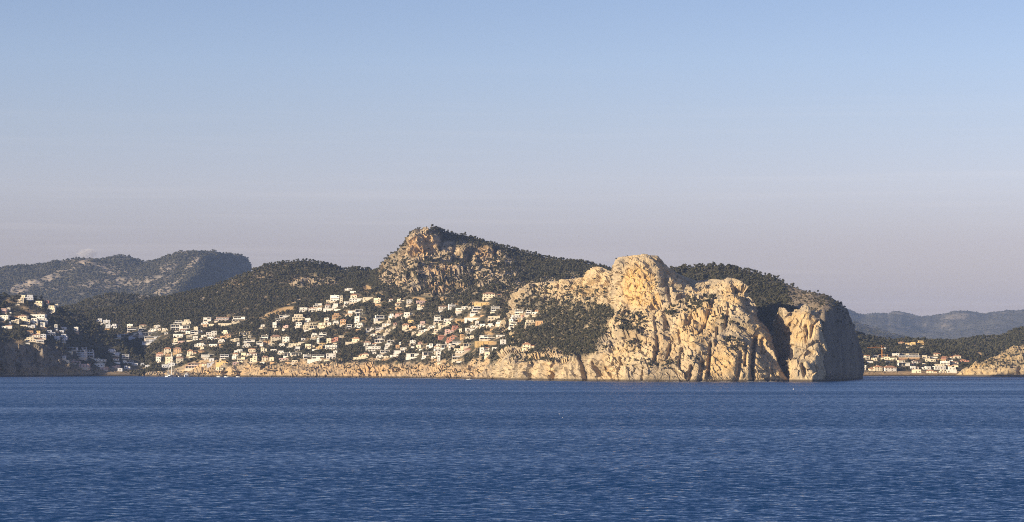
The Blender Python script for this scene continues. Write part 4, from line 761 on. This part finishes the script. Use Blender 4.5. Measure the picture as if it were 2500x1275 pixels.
# ------------------------------------------------------------------ vegetation
def crown_mesh(name, seed, h, r, lobes, tufts, flat=.7, trunk=True, leaf=LEAF):
    """umbrella-like pine crown: lobes of many small needle tufts round a dense heart, on a leaning trunk"""
    rr = random.Random(seed); vs_ = []; fs_ = []; ms = []; cs = []
    for k in range(lobes):
        a = rr.uniform(0, 6.28); q = r*rr.uniform(.0, .62); cs.append((q*math.cos(a), q*math.sin(a), h*rr.uniform(.52, .86), r*rr.uniform(.40, .62)))
    def tri(c, n, s):
        u = n.orthogonal().normalized(); v = n.cross(u); t = rr.uniform(0, 6.28); b = len(vs_)
        for k in range(3):
            a = t+k*2.094+rr.uniform(-.4, .4); vs_.append(c+(u*math.cos(a)+v*math.sin(a))*s*rr.uniform(.7, 1.3)+n*s*.25*rr.uniform(-1, 1))
        fs_.append((b, b+1, b+2)); ms.append(0)
    for (x, y, z, q) in cs:
        # heart of the lobe
        b = len(vs_); nn, mm = 6, 4
        for i in range(1, mm):
            for j in range(nn):
                th = math.pi*i/mm; ph = 6.283*j/nn+i*.4; qq = q*.74*rr.uniform(.8, 1.1)
                vs_.append(Vector((x+qq*math.sin(th)*math.cos(ph), y+qq*math.sin(th)*math.sin(ph), z+qq*flat*math.cos(th))))
        vs_.append(Vector((x, y, z+q*.72*flat))); vs_.append(Vector((x, y, z-q*.7*flat))); tp, bt = len(vs_)-2, len(vs_)-1
        for j in range(nn):
            k = (j+1) % nn; fs_.append((tp, b+j, b+k)); ms.append(0)
            for i in range(mm-2): fs_.append((b+i*nn+j, b+(i+1)*nn+j, b+(i+1)*nn+k, b+i*nn+k)); ms.append(0)
            fs_.append((b+(mm-2)*nn+j, bt, b+(mm-2)*nn+k)); ms.append(0)
        for _ in range(tufts):
            n = Vector((rr.gauss(0, 1), rr.gauss(0, 1), rr.gauss(.25, 1))).normalized(); c = Vector((x, y, z))+Vector((n.x, n.y, n.z*flat))*q*rr.uniform(.82, 1.12)
            tri(c, (n+Vector((rr.gauss(0, .5), rr.gauss(0, .5), rr.gauss(0, .5)))).normalized(), q*rr.uniform(.2, .36))
    if trunk:
        q = MB(); lean = (rr.uniform(-.5, .5), rr.uniform(-.5, .5)); q.tube((0, 0, -1.5), (lean[0], lean[1], h*.55), r*.075, r*.04, 5)
        for (x, y, z, _) in cs[:3]: q.tube((lean[0]*.8, lean[1]*.8, h*.42), (x*.8, y*.8, z), r*.035, r*.015, 4)
        b = len(vs_); vs_ += [Vector(v) for v in q.v]; fs_ += [tuple(i+b for i in f) for f in q.f]; ms += [1]*len(q.f)
    me = bpy.data.meshes.new(name); me.from_pydata([tuple(v) for v in vs_], [], fs_)
    me.materials.append(leaf); me.materials.append(BARK); me.polygons.foreach_set('material_index', ms); return me
protos = bpy.data.collections.new('pine_forms'); shrubs = bpy.data.collections.new('scrub_forms'); lumps = bpy.data.collections.new('far_pine_forms')
for k in range(6):
    me = crown_mesh('pine', 40+k, 7.2+.5*(k % 3), 3.4+.35*(k % 2), 6+k % 3, 16, .72); protos.objects.link(bpy.data.objects.new('pine_form', me))
for k in range(4):
    me = crown_mesh('scrub', 60+k, 1.6, 1.5, 4, 11, .7, False, LEAF2); shrubs.objects.link(bpy.data.objects.new('scrub_form', me))
for k in range(4):
    me = crown_mesh('far_pine', 80+k, 7, 4.5, 5, 7, .7, False); lumps.objects.link(bpy.data.objects.new('far_pine_form', me))
def scatter_group(collec):
    ng = bpy.data.node_groups.new('scatter', 'GeometryNodeTree')
    ng.interface.new_socket('Geometry', in_out='INPUT', socket_type='NodeSocketGeometry'); ng.interface.new_socket('Geometry', in_out='OUTPUT', socket_type='NodeSocketGeometry')
    gi = ng.nodes.new('NodeGroupInput'); go = ng.nodes.new('NodeGroupOutput'); ci = ng.nodes.new('GeometryNodeCollectionInfo'); ci.inputs['Collection'].default_value = collec
    ci.inputs['Separate Children'].default_value = True; ci.inputs['Reset Children'].default_value = True
    ip = ng.nodes.new('GeometryNodeInstanceOnPoints'); ip.inputs['Pick Instance'].default_value = True
    def at(n, typ):
        a = ng.nodes.new('GeometryNodeInputNamedAttribute'); a.data_type = typ; a.inputs[0].default_value = n; return a.outputs[0]
    L = ng.links.new; L(gi.outputs[0], ip.inputs['Points']); L(ci.outputs[0], ip.inputs['Instance']); L(at('pick', 'INT'), ip.inputs['Instance Index'])
    L(at('rot', 'FLOAT_VECTOR'), ip.inputs['Rotation']); L(at('size', 'FLOAT_VECTOR'), ip.inputs['Scale']); L(ip.outputs[0], go.inputs[0]); return ng
NG = {c.name: scatter_group(c) for c in (protos, shrubs, lumps)}
def cloud(name, P, size, collec, npick, tall=(.85, 1.2)):
    n = len(P); me = bpy.data.meshes.new(name); me.vertices.add(n); me.vertices.foreach_set('co', np.asarray(P, np.float32).ravel())
    a = me.attributes.new('pick', 'INT', 'POINT'); a.data.foreach_set('value', rng.integers(0, npick, n).astype(np.int32))
    a = me.attributes.new('rot', 'FLOAT_VECTOR', 'POINT'); a.data.foreach_set('vector', np.stack([rng.normal(0, .06, n), rng.normal(0, .06, n), rng.uniform(0, 6.28, n)], -1).astype(np.float32).ravel())
    s_ = np.asarray(size); a = me.attributes.new('size', 'FLOAT_VECTOR', 'POINT'); a.data.foreach_set('vector', np.stack([s_, s_, s_*rng.uniform(*tall, n)], -1).astype(np.float32).ravel())
    o = bpy.data.objects.new(name, me); col.objects.link(o); o['kind'] = 'stuff'
    md = o.modifiers.new('scatter', 'NODES'); md.node_group = NG[collec.name]; return o
def sample(T, key, density, margin=60):
    """random points on a landform, thick where its mask says so; the far side of the ridge and what lies out of sight is skipped"""
    P, M = T['P'], T['M'][key]; a = P[:-1, :-1]; b = P[1:, :-1]; c = P[1:, 1:]; d = P[:-1, 1:]
    cr = np.cross(c-a, d-b); area = np.linalg.norm(cr, axis=-1)*.5; up = cr[..., 2]/(2*area+1e-9)
    face = -(cr*((a+c)/2-np.array([0, 0, CAMZ]))).sum(-1)/(2*area+1e-9)/np.maximum(1, np.abs(a[..., 1]))
    wgt = area*np.clip(M[:-1, :-1], 0, 1)*(face > -.12)*(a[..., 2] > 1.2)
    px = T['px'][:-1, :-1]; wgt = wgt*(px > -margin)*(px < 2500+margin)
    lam = (wgt*density).ravel(); cnt = rng.poisson(lam); idx = np.repeat(np.arange(len(lam)), cnt)
    A, B, C_, D_ = (q.reshape(-1, 3)[idx] for q in (a, b, c, d)); u = rng.random((len(idx), 1)); v = rng.random((len(idx), 1))
    return (A*(1-u)+B*u)*(1-v)+(D_*(1-u)+C_*u)*v, up.ravel()[idx]
def clear_of_houses(P, size, hgt=7.5, rad=3.6, keep=.0):
    """drop whatever would stand in front of, or inside, a house"""
    px, py = topx(P); s_ = K/P[:, 1]; r = rad*size*s_; t = hgt*size*s_; ok = np.ones(len(P), bool)
    for h in HOUSES:
        hx0, hy0, hx1, hy1, hd = h['x0'], h['y0'], h['x1'], h['y1'], h['P'].y
        over = (px+r*.75 > hx0) & (px-r*.75 < hx1) & (py-t*.9 < hy1-1.5) & (py > hy0-1) & (P[:, 1] < hd+h['depth']+1.5)
        ok &= ~over
    return ok
def is_in(T, *ts): return any(T is q for q in ts)
forest = []
for T, dens, big, nm in ((MAIN, .072, (.36, .74), 'pine_wood'), (CLIFF, .070, (.34, .66), 'pine_wood'), (CAPE, .066, (.36, .74), 'pine_wood'), (LEFT, .045, (.45, .9), 'pine_wood'), (RIGHT, .040, (.5, .95), 'pine_wood'), (SPUR2, .03, (.35, .6), 'pine_wood'), (B2, .030, (.6, .95), 'pine_wood')):
    P, up = sample(T, 'tree', dens); s_ = rng.uniform(*big, len(P)); P[:, 2] -= 1.2*s_
    ok = clear_of_houses(P, s_) if is_in(T, MAIN, CLIFF, LEFT, RIGHT) else np.ones(len(P), bool)
    ok &= up > (.02 if T is CLIFF else .12)
    forest.append([P[ok], s_[ok], nm, T])
# pines that stand between the villas are trees of their own
def in_village(P):
    px, py = topx(P); d = np.full(len(P), 1e9)
    for h in HOUSES: d = np.minimum(d, np.hypot((px-(h['x0']+h['x1'])/2)/1.4, py-h['y1']))
    return d
PINES = []
for f in forest:
    if is_in(f[3], MAIN, LEFT, RIGHT, CLIFF):
        d = in_village(f[0]); near = np.where((d < 17) & (f[1] > np.quantile(f[1], .35)))[0]
        quota = {id(MAIN): 190, id(LEFT): 36, id(RIGHT): 44, id(CLIFF): 24}[id(f[3])]
        sel = near[rng.permutation(len(near))[:quota]]; PINES += [(f[0][k], f[1][k]) for k in sel]
        keep = np.ones(len(f[0]), bool); keep[sel] = False; f[0] = f[0][keep]; f[1] = f[1][keep]
for P, s_, nm, T in forest: cloud(nm, P, s_, protos, 6); print(nm, len(P))
for T, dens, sz in ((FARL, .020, (.7, 1.2)), (FR1, .0030, (.6, 1.1)), (FR2, .0045, (.6, 1.1))):
    P, up = sample(T, 'tree', dens); print('far', len(P)); P[:, 2] -= 2.5; cloud('far_wood', P, rng.uniform(*sz, len(P)), lumps, 4)
for T, dens, sz in ((CLIFF, .16, (.3, 1.35)), (MAIN, .05, (.5, 1.5)), (CAPE, .06, (.5, 1.5)), (SPUR, .05, (.5, 1.1)), (LEFT, .05, (.5, 1.4)), (SPUR2, .07, (.5, 1.5)), (RIGHT, .04, (.5, 1.2))):
    P, up = sample(T, 'shrub', dens); s_ = rng.uniform(0, 1, len(P))**2*(sz[1]-sz[0])+sz[0]; ok = up > .02
    if is_in(T, MAIN, CLIFF, LEFT, RIGHT): ok &= clear_of_houses(P, s_, 2.0, 1.5)
    cloud('scrub', P[ok], s_[ok], shrubs, 4); print('scrub', ok.sum())
def pine_parts(k):
    me = crown_mesh('crown', 140+k, 7.2+.5*(k % 3), 3.4+.35*(k % 2), 7, 22, .72, False); q = MB(); q.tube((0, 0, -1.5), (.3, .1, 4.6), .27, .13, 6)
    for a in (0.3, 2.3, 4.5): q.tube((.2, .07, 3.4), (1.6*math.cos(a), 1.6*math.sin(a), 5.4), .1, .05, 5)
    return me, q.mesh('trunk', BARK)
PP = [pine_parts(k) for k in range(4)]
PINES.sort(key=lambda q: q[0][0]/q[0][1]); used = {}
for n, (p, s_) in enumerate(PINES):
    px, py = topx(np.array(p)); rr = random.Random(n)
    o = empty('pine_tree', tuple(p), rr.uniform(0, 6.28)); o.scale = (s_*1.12, s_*1.12, s_*rr.uniform(1.0, 1.3))
    cm_, tm = PP[n % 4]; inst('crown', cm_, o, (0, 0, 0)); inst('trunk', tm, o, (0, 0, 0))
    h = min([q for q in HOUSES if 'extra' not in q], key=lambda h: math.hypot((px-(h['x0']+h['x1'])/2), (py-h['y1'])*1.3)); cxh = (h['x0']+h['x1'])/2
    rel = 'above' if py < h['y0']+2 else ('below' if py > h['y1']+2 and abs(px-cxh) < (h['x1']-h['x0'])/2 else ('left of' if px < cxh else 'right of'))
    used.setdefault(f"{rel} {KIND[h['st']].split()[-1]} {h['pos']}", []).append(o)
NUM = ['', '', 'two', 'three', 'four', 'five', 'six', 'seven', 'eight', 'nine', 'ten', 'eleven', 'several']
for k, lst in used.items():
    for n, o in enumerate(lst):
        tag(o, f"dark pine {k}" if len(lst) == 1 else f"{(['first']+ORD[1:])[n]} of {NUM[min(len(lst), 12)]} pines {k}", 'tree', 'pines between the villas')
# ------------------------------------------------------------------ boats, buoys, birds, crane, cloud
PAINT = plain('boat_white', (.80, .79, .76), .35, .05, 1); DARK = plain('boat_dark', (.03, .035, .05), .4, .1, 1); TEAK = plain('teak_deck', (.42, .27, .15), .7, .2, 3); ALLOY = plain('mast_alloy', (.72, .70, .66), .4, .05, 1)
CANVAS = plain('canvas', (.70, .66, .58), .9, .08, 2); ORANGE = plain('crane_paint', (.62, .26, .05), .6, .12, 1); CONC = plain('concrete', (.62, .60, .56), .9, .1, 1); BLUE = plain('canvas_navy', (.03, .05, .12), .8, .1, 2)
def at_px(px, py): D = K*CAMZ/(py-HY); return Vector(((px-CX)/K*D, D, 0))
def hull(L, B, H, name, mats, parent, stern=.75, draft=.5, n=14):
    """lofted hull, bow along +y; a sheer strip of the second material runs under the rail"""
    q = MB(); rows = []
    for i in range(n+1):
        t = i/n; wd = B/2*(stern+(1-stern)*min(1, t/.35) if t < .35 else max(.02, (1-((t-.35)/.65)**2.2))); sheer = H*(1+.28*t*t)
        y = (t-.5)*L+.0
        rows.append([(-wd, y+.03*L*t*t, sheer), (-wd*.96, y+.02*L*t*t, sheer*.72), (-wd*.80, y, .08), (-wd*.25, y-.02*L*t, -draft), (wd*.25, y-.02*L*t, -draft), (wd*.80, y, .08), (wd*.96, y+.02*L*t*t, sheer*.72), (wd, y+.03*L*t*t, sheer)])
    V = [v for r in rows for v in r]; F = []; M = []
    for i in range(n):
        for j in range(7): F.append((i*8+j, i*8+j+1, (i+1)*8+j+1, (i+1)*8+j)); M.append(1 if j in (0, 6) else 0)
        F.append((i*8+7, i*8, (i+1)*8, (i+1)*8+7)); M.append(2)
    F.append(tuple(range(7, -1, -1))); M.append(0); F.append(tuple(n*8+j for j in range(8))); M.append(0)
    for f, m_ in zip(F, M): pass
    q.v = V; q.f = F; q.m = M; return q.build(name, mats, parent)
def windows_strip(parent, x, y0, y1, z0, z1, n):
    for k in range(n):
        a = y0+(y1-y0)*(k+.12)/n; b = y0+(y1-y0)*(k+.88)/n
        for sgn in (-1, 1): MB().box(min(sgn*x, sgn*(x+.03)), max(sgn*x, sgn*(x+.03)), a, b, z0, z1).build('window', GLASS, parent)
# large sailing yacht at anchor, stern towards the sea
sy = empty('sailing_yacht', at_px(417, 920.6), R(-24)); tag(sy, 'white two-masted sailing yacht anchored off the little beach', 'sailboat')
hl = hull(21, 5.2, 1.5, 'hull', [PAINT, PAINT, TEAK], sy)
MB().box(-1.5, 1.5, -4, 3.5, 1.5, 2.3).box(-1.2, 1.2, -2, 2.6, 2.3, 2.75).build('deckhouse', PAINT, sy); windows_strip(sy, 1.5, -3.6, 3.2, 1.75, 2.15, 4)
mm_ = MB().tube((0, 2.2, 1.4), (0, 2.0, 31.5), .55, .32, 8).build('main_mast', ALLOY, sy)
for z, b in ((10, 2.0), (18, 3.0), (25, 1.5)): MB().tube((-b, 2.1, z), (b, 2.1, z), .2, .2, 6).build('spreader', ALLOY, mm_)
for b in (-1, 1):
    MB().tube((b*2.4, 2, 1.5), (b*3, 2.1, 18), .05, .05, 5).tube((b*3, 2.1, 18), (0, 2.0, 31), .05, .05, 5).build('shroud', ALLOY, sy)
MB().tube((0, 1.9, 3.4), (0, -5.6, 3.6), .16, .12, 6).build('boom', ALLOY, sy); MB().tube((0, 1.6, 3.75), (0, -5.2, 3.9), .32, .22, 8).build('furled_mainsail', CANVAS, sy)
MB().tube((0, -6.6, 1.4), (0, -5.6, 18.5), .45, .28, 8).build('mizzen_mast', ALLOY, sy)
MB().tube((0, 10.6, 2.0), (0, 2.3, 29), .13, .1, 6).build('furled_headsail', CANVAS, sy); MB().tube((0, -6.6, 1.6), (0, 2, 31), .04, .04, 4).build('backstay', ALLOY, sy)
# white motor yacht seen bow-on
my = empty('motor_yacht', at_px(455, 921), R(172)); tag(my, 'white motor yacht seen bow-on beside the sailing yacht', 'motorboat')
hull(15, 5.2, 1.9, 'hull', [PAINT, PAINT, TEAK], my)
def taper(name, x, y0, y1, z0, z1, ins, m, p):
    i = ins; return MB().add([(-x, y0, z0), (x, y0, z0), (x, y1, z0), (-x, y1, z0), (-x*.86, y0+.1, z1), (x*.86, y0+.1, z1), (x*.86, y1-i, z1), (-x*.86, y1-i, z1)], [(0, 3, 2, 1), (4, 5, 6, 7), (0, 1, 5, 4), (1, 2, 6, 5), (2, 3, 7, 6), (3, 0, 4, 7)]).build(name, m, p)
cabin = taper('cabin', 2.1, -5.5, 3.4, 1.95, 3.5, 1.6, PAINT, my); MB().add([(-1.7, 3.05, 2.35), (1.7, 3.05, 2.35), (1.55, 2.1, 3.3), (-1.55, 2.1, 3.3)], [(0, 1, 2, 3)]).build('windscreen', GLASS, cabin)
windows_strip(my, 2.05, -4.8, 1.2, 2.5, 3.1, 4)
fb = taper('flybridge', 1.75, -4.6, .9, 3.52, 4.35, .8, PAINT, my); MB().tube((-1.5, -3.4, 4.3), (-1.3, -3.0, 5.7), .09).tube((1.5, -3.4, 4.3), (1.3, -3.0, 5.7), .09).box(-1.5, 1.5, -3.6, -1.6, 5.7, 5.82).build('radar_arch', PAINT, my)
for sgn in (-1, 1): MB().tube((sgn*2.2, 1, 2.0), (sgn*1.2, 6.6, 3.0), .03, .03, 5).build('rail', ALLOY, my)
def small_boat(px, py, yaw, label, canopy=None, L=5.2, hullm=None, wake=False):
    o = empty('motorboat', at_px(px, py), R(yaw)); tag(o, label, 'motorboat', 'small boats inshore'); hm_ = hullm or PAINT
    hull(L, 2.0, .75, 'hull', [hm_, hm_, TEAK], o, .85, .35, 10)
    MB().box(-.5, .5, -.3, .35, .6, 1.25).build('console', PAINT, o); MB().add([(-.55, .36, 1.15), (.55, .36, 1.15), (.5, .15, 1.65), (-.5, .15, 1.65)], [(0, 1, 2, 3)]).build('windscreen', GLASS, o)
    MB().box(-.22, .22, -L/2-.35, -L/2+.02, .25, 1.05).build('outboard_motor', DARK, o); MB().box(-.7, .7, -1.5, -1.0, .5, .9).build('seat', CANVAS, o)
    if canopy:
        for x in (-.8, .8):
            for y in (-1.4, 1.0): MB().tube((x, y, .7), (x*.95, y, 2.3), .04, .04, 6).build('post', ALLOY, o)
        MB().box(-1.0, 1.0, -1.7, 1.3, 2.3, 2.42).build('canopy', canopy, o)
    return o
small_boat(533.5, 921, 72, 'low white boat on the beach side of the two dark coves')
small_boat(551.5, 921.2, 60, 'white boat in the mouth of the left dark cove')
small_boat(557, 921.3, -40, 'small white boat right behind the one in the left cove', L=4.2)
small_boat(581, 921.2, 80, 'white boat in front of the right dark cove')
small_boat(437, 920.8, 30, 'small grey boat between the sailing yacht and the motor yacht', L=4.6, hullm=CONC)
sp = small_boat(1146, 927.6, -86, 'white speedboat running along the rocks with a foam wake', L=6.4)
small_boat(2343, 925.6, 78, 'dark-canopied motorboat off the rocky point at the far right', BLUE, 6.6)
FOAM = plain('foam', (.82, .84, .86), .9, .08, 3)
def foam_patch(name, pts, z=.06, h=.10):
    """thin raised sheet of broken foam"""
    q = MB(); rr = random.Random(len(pts))
    for (x, y, a, b) in pts:
        n = 9; ring = []
        for k in range(n):
            t = 6.283*k/n; s_ = rr.uniform(.6, 1.2); ring.append((x+a*math.cos(t)*s_, y+b*math.sin(t)*s_, z))
        q.add(ring+[(x, y, z+h)], [(k, (k+1) % n, n) for k in range(n)])
    o = q.build(name, FOAM); o['kind'] = 'stuff'; return o
w0 = at_px(1146, 927.6); rr = random.Random(5)
foam_patch('wake', [(w0.x-3.5-k*.9, w0.y+rr.uniform(-.3, .3)*(1+k*.25), rr.uniform(.5, 1.1)*(1-k/22), rr.uniform(.3, .8)) for k in range(16)])
surf = []
for T, a, b, n in ((MAIN, 960, 1185, 70), (MAIN, 640, 960, 26), (CLIFF, 1240, 1320, 18), (CLIFF, 1560, 1900, 26), (RIGHT, 2120, 2330, 40)):
    Pz = T['P']; j = np.abs(Pz[:, :14, 2]).argmin(1)
    ok = np.where((T['px'][np.arange(len(Pz)), j] > a) & (T['px'][np.arange(len(Pz)), j] < b))[0]
    for i in rng.choice(ok, n): p = Pz[i, j[i]]; surf.append((p[0]+rr.uniform(-2, 2), p[1]-rr.uniform(.3, 3.0), rr.uniform(.8, 3.6), rr.uniform(.3, .9)))
foam_patch('surf', surf)
def buoy(px, py, r, mat, label):
    o = empty('buoy', at_px(px, py)); q = MB(); prof = [(.0, -.6), (.75, -.4), (1, 0), (.85, .5), (.5, .85), (.15, 1.0), (.12, 1.5), (0, 1.55)]; n = 10
    for (ra, za), (rb, zb) in zip(prof, prof[1:]):
        b = len(q.v)
        for k in range(n):
            t = 6.283*k/n; q.v += [(ra*r*math.cos(t), ra*r*math.sin(t), za*r), (rb*r*math.cos(t), rb*r*math.sin(t), zb*r)]
        for k in range(n): q.f.append((b+2*k, b+2*((k+1) % n), b+2*((k+1) % n)+1, b+2*k+1)); q.m.append(0)
    q.build('float', mat, o); MB().tube((0, 0, r*1.4), (0, 0, r*1.9), r*.2, r*.2, 6).build('ring', ALLOY, o); return tag(o, label, 'buoy')
buoy(1937, 951, .42, PAINT, 'white mooring buoy on open water below the rock spur'); buoy(2253, 927.4, .75, DARK, 'dark buoy on the water off the far right village')
def gull(px, py, yaw, label):
    o = empty('seagull', at_px(px, py), R(yaw)); q = MB(); n = 8
    prof = [(-.26, .01, .08), (-.18, .045, .07), (-.08, .085, .06), (.04, .09, .06), (.13, .06, .09), (.17, .045, .15), (.21, .048, .19), (.25, .03, .19), (.31, .006, .18)]
    for (ya, ra, za), (yb, rb, zb) in zip(prof, prof[1:]):
        b = len(q.v)
        for k in range(n):
            t = 6.283*k/n; q.v += [(ra*math.cos(t), ya, za+ra*math.sin(t)), (rb*math.cos(t), yb, zb+rb*math.sin(t))]
        for k in range(n): q.f.append((b+2*k, b+2*((k+1) % n), b+2*((k+1) % n)+1, b+2*k+1)); q.m.append(0)
    q.build('body', PAINT, o)
    for sgn in (-1, 1): MB().add([(sgn*.085, .1, .09), (sgn*.1, -.05, .10), (sgn*.03, -.34, .13), (sgn*.06, -.1, .15)], [(0, 1, 2, 3)]).build('wing', CONC, o)
    return tag(o, label, 'bird', 'gulls resting on the water')
gull(1366, 1011.4, 70, 'white gull on the open sea, the farther of two'); gull(1373.6, 1020.4, 110, 'white gull on the open sea, the nearer of two')
# tower crane over the building site in the far right bay
g0 = hit(2153, 872); zt = CAMZ+(HY-850)/K*g0.y; cr_ = empty('tower_crane', tuple(g0), R(6)); tag(cr_, 'orange tower crane over the building site in the far right bay', 'crane'); hj = zt-g0.z
def lattice(a, b, s_, n, up):
    """four chords with zig-zag bracing"""
    q = MB(); a = Vector(a); b = Vector(b); d = (b-a)/n; u = Vector(up)*s_; v = d.normalized().cross(u).normalized()*s_; cs = (u+v, u-v, -u-v, -u+v)
    for c in cs: q.tube(a+c, b+c, .11, .11, 4)
    for k in range(n):
        for j in range(4): q.tube(a+d*k+cs[j], a+d*(k+1)+cs[(j+1) % 4], .07, .07, 4)
    return q
lattice((0, 0, -1), (0, 0, hj), .55, 12, (1, 0, 0)).build('mast', ORANGE, cr_); lattice((0, 0, hj+.6), (-20.5, 0, hj+.6), .5, 16, (0, 0, 1)).build('jib', ORANGE, cr_)
lattice((0, 0, hj+.6), (4.6, 0, hj+.6), .5, 4, (0, 0, 1)).build('counter_jib', ORANGE, cr_); MB().box(3.2, 5.2, -.9, .9, hj-1.4, hj+1.0).build('counterweight', CONC, cr_)
MB().tube((0, 0, hj), (0, 0, hj+4.2), .35, .12, 6).build('apex', ORANGE, cr_); MB().tube((0, 0, hj+4.1), (-13, 0, hj+1.1), .06).build('tie_bar', ORANGE, cr_); MB().tube((0, 0, hj+4.1), (4.2, 0, hj+1.1), .06).build('tie_bar', ORANGE, cr_)
MB().box(-.6, .6, -1.7, -.6, hj-1.6, hj+.1).build('cab', PAINT, cr_); MB().tube((-15, 0, hj), (-15, 0, hj-6), .05).box(-15.3, -14.7, -.25, .25, hj-6.6, hj-6).build('hook', DARK, cr_)
# small evening cloud far behind the left mountain
def cloud_puff():
    D = 24000; m_ = D/K; P0 = world(np.array(214.), np.array(619.), D); cm_ = bpy.data.materials.new('cloud_vapour'); cm_.use_nodes = True; t = cm_.node_tree; t.nodes.clear()
    o_ = N(t, 'ShaderNodeOutputMaterial'); v = N(t, 'ShaderNodeVolumePrincipled'); v.inputs['Color'].default_value = (.97, .95, .95, 1); v.inputs['Density'].default_value = .010; t.links.new(v.outputs[0], o_.inputs['Volume'])
    n, k = 36, 20; th = np.linspace(0, np.pi, k)[:, None]; ph = np.linspace(0, 2*np.pi, n, endpoint=False)[None]
    U = np.stack([np.sin(th)*np.cos(ph), np.sin(th)*np.sin(ph), np.cos(th)+0*ph], -1); r = 1+.55*fbm(U*1.6+3, 4, 901)
    P = U*r[..., None]*np.array([24*m_, 16*m_, 12*m_]); V = P.reshape(-1, 3); F = [(i*n+j, (i+1)*n+j, (i+1)*n+(j+1) % n, i*n+(j+1) % n) for i in range(k-1) for j in range(n)]
    me = bpy.data.meshes.new('cloud'); me.from_pydata(V.tolist(), [], F); me.materials.append(cm_); o = bpy.data.objects.new('cloud', me); col.objects.link(o); o.location = P0
    tag(o, 'small pink-white cloud just above the far left mountain', 'cloud')
cloud_puff()

# ---- the evening haze over the sea
hm = bpy.data.materials.new('haze_air'); hm.use_nodes = True; ht = hm.node_tree; ht.nodes.clear()
ho = N(ht, 'ShaderNodeOutputMaterial'); hv = N(ht, 'ShaderNodeVolumePrincipled'); ht.links.new(hv.outputs[0], ho.inputs['Volume'])
hv.inputs['Color'].default_value = (.44, .60, 1.0, 1); hv.inputs['Density'].default_value = 3.2e-5; hv.inputs['Anisotropy'].default_value = 0.0
hz = MB(); hz.box(-9200, 9200, -3200, 16700, -5.2, 430); ho_ = hz.build('haze', hm); ho_['kind'] = 'stuff'
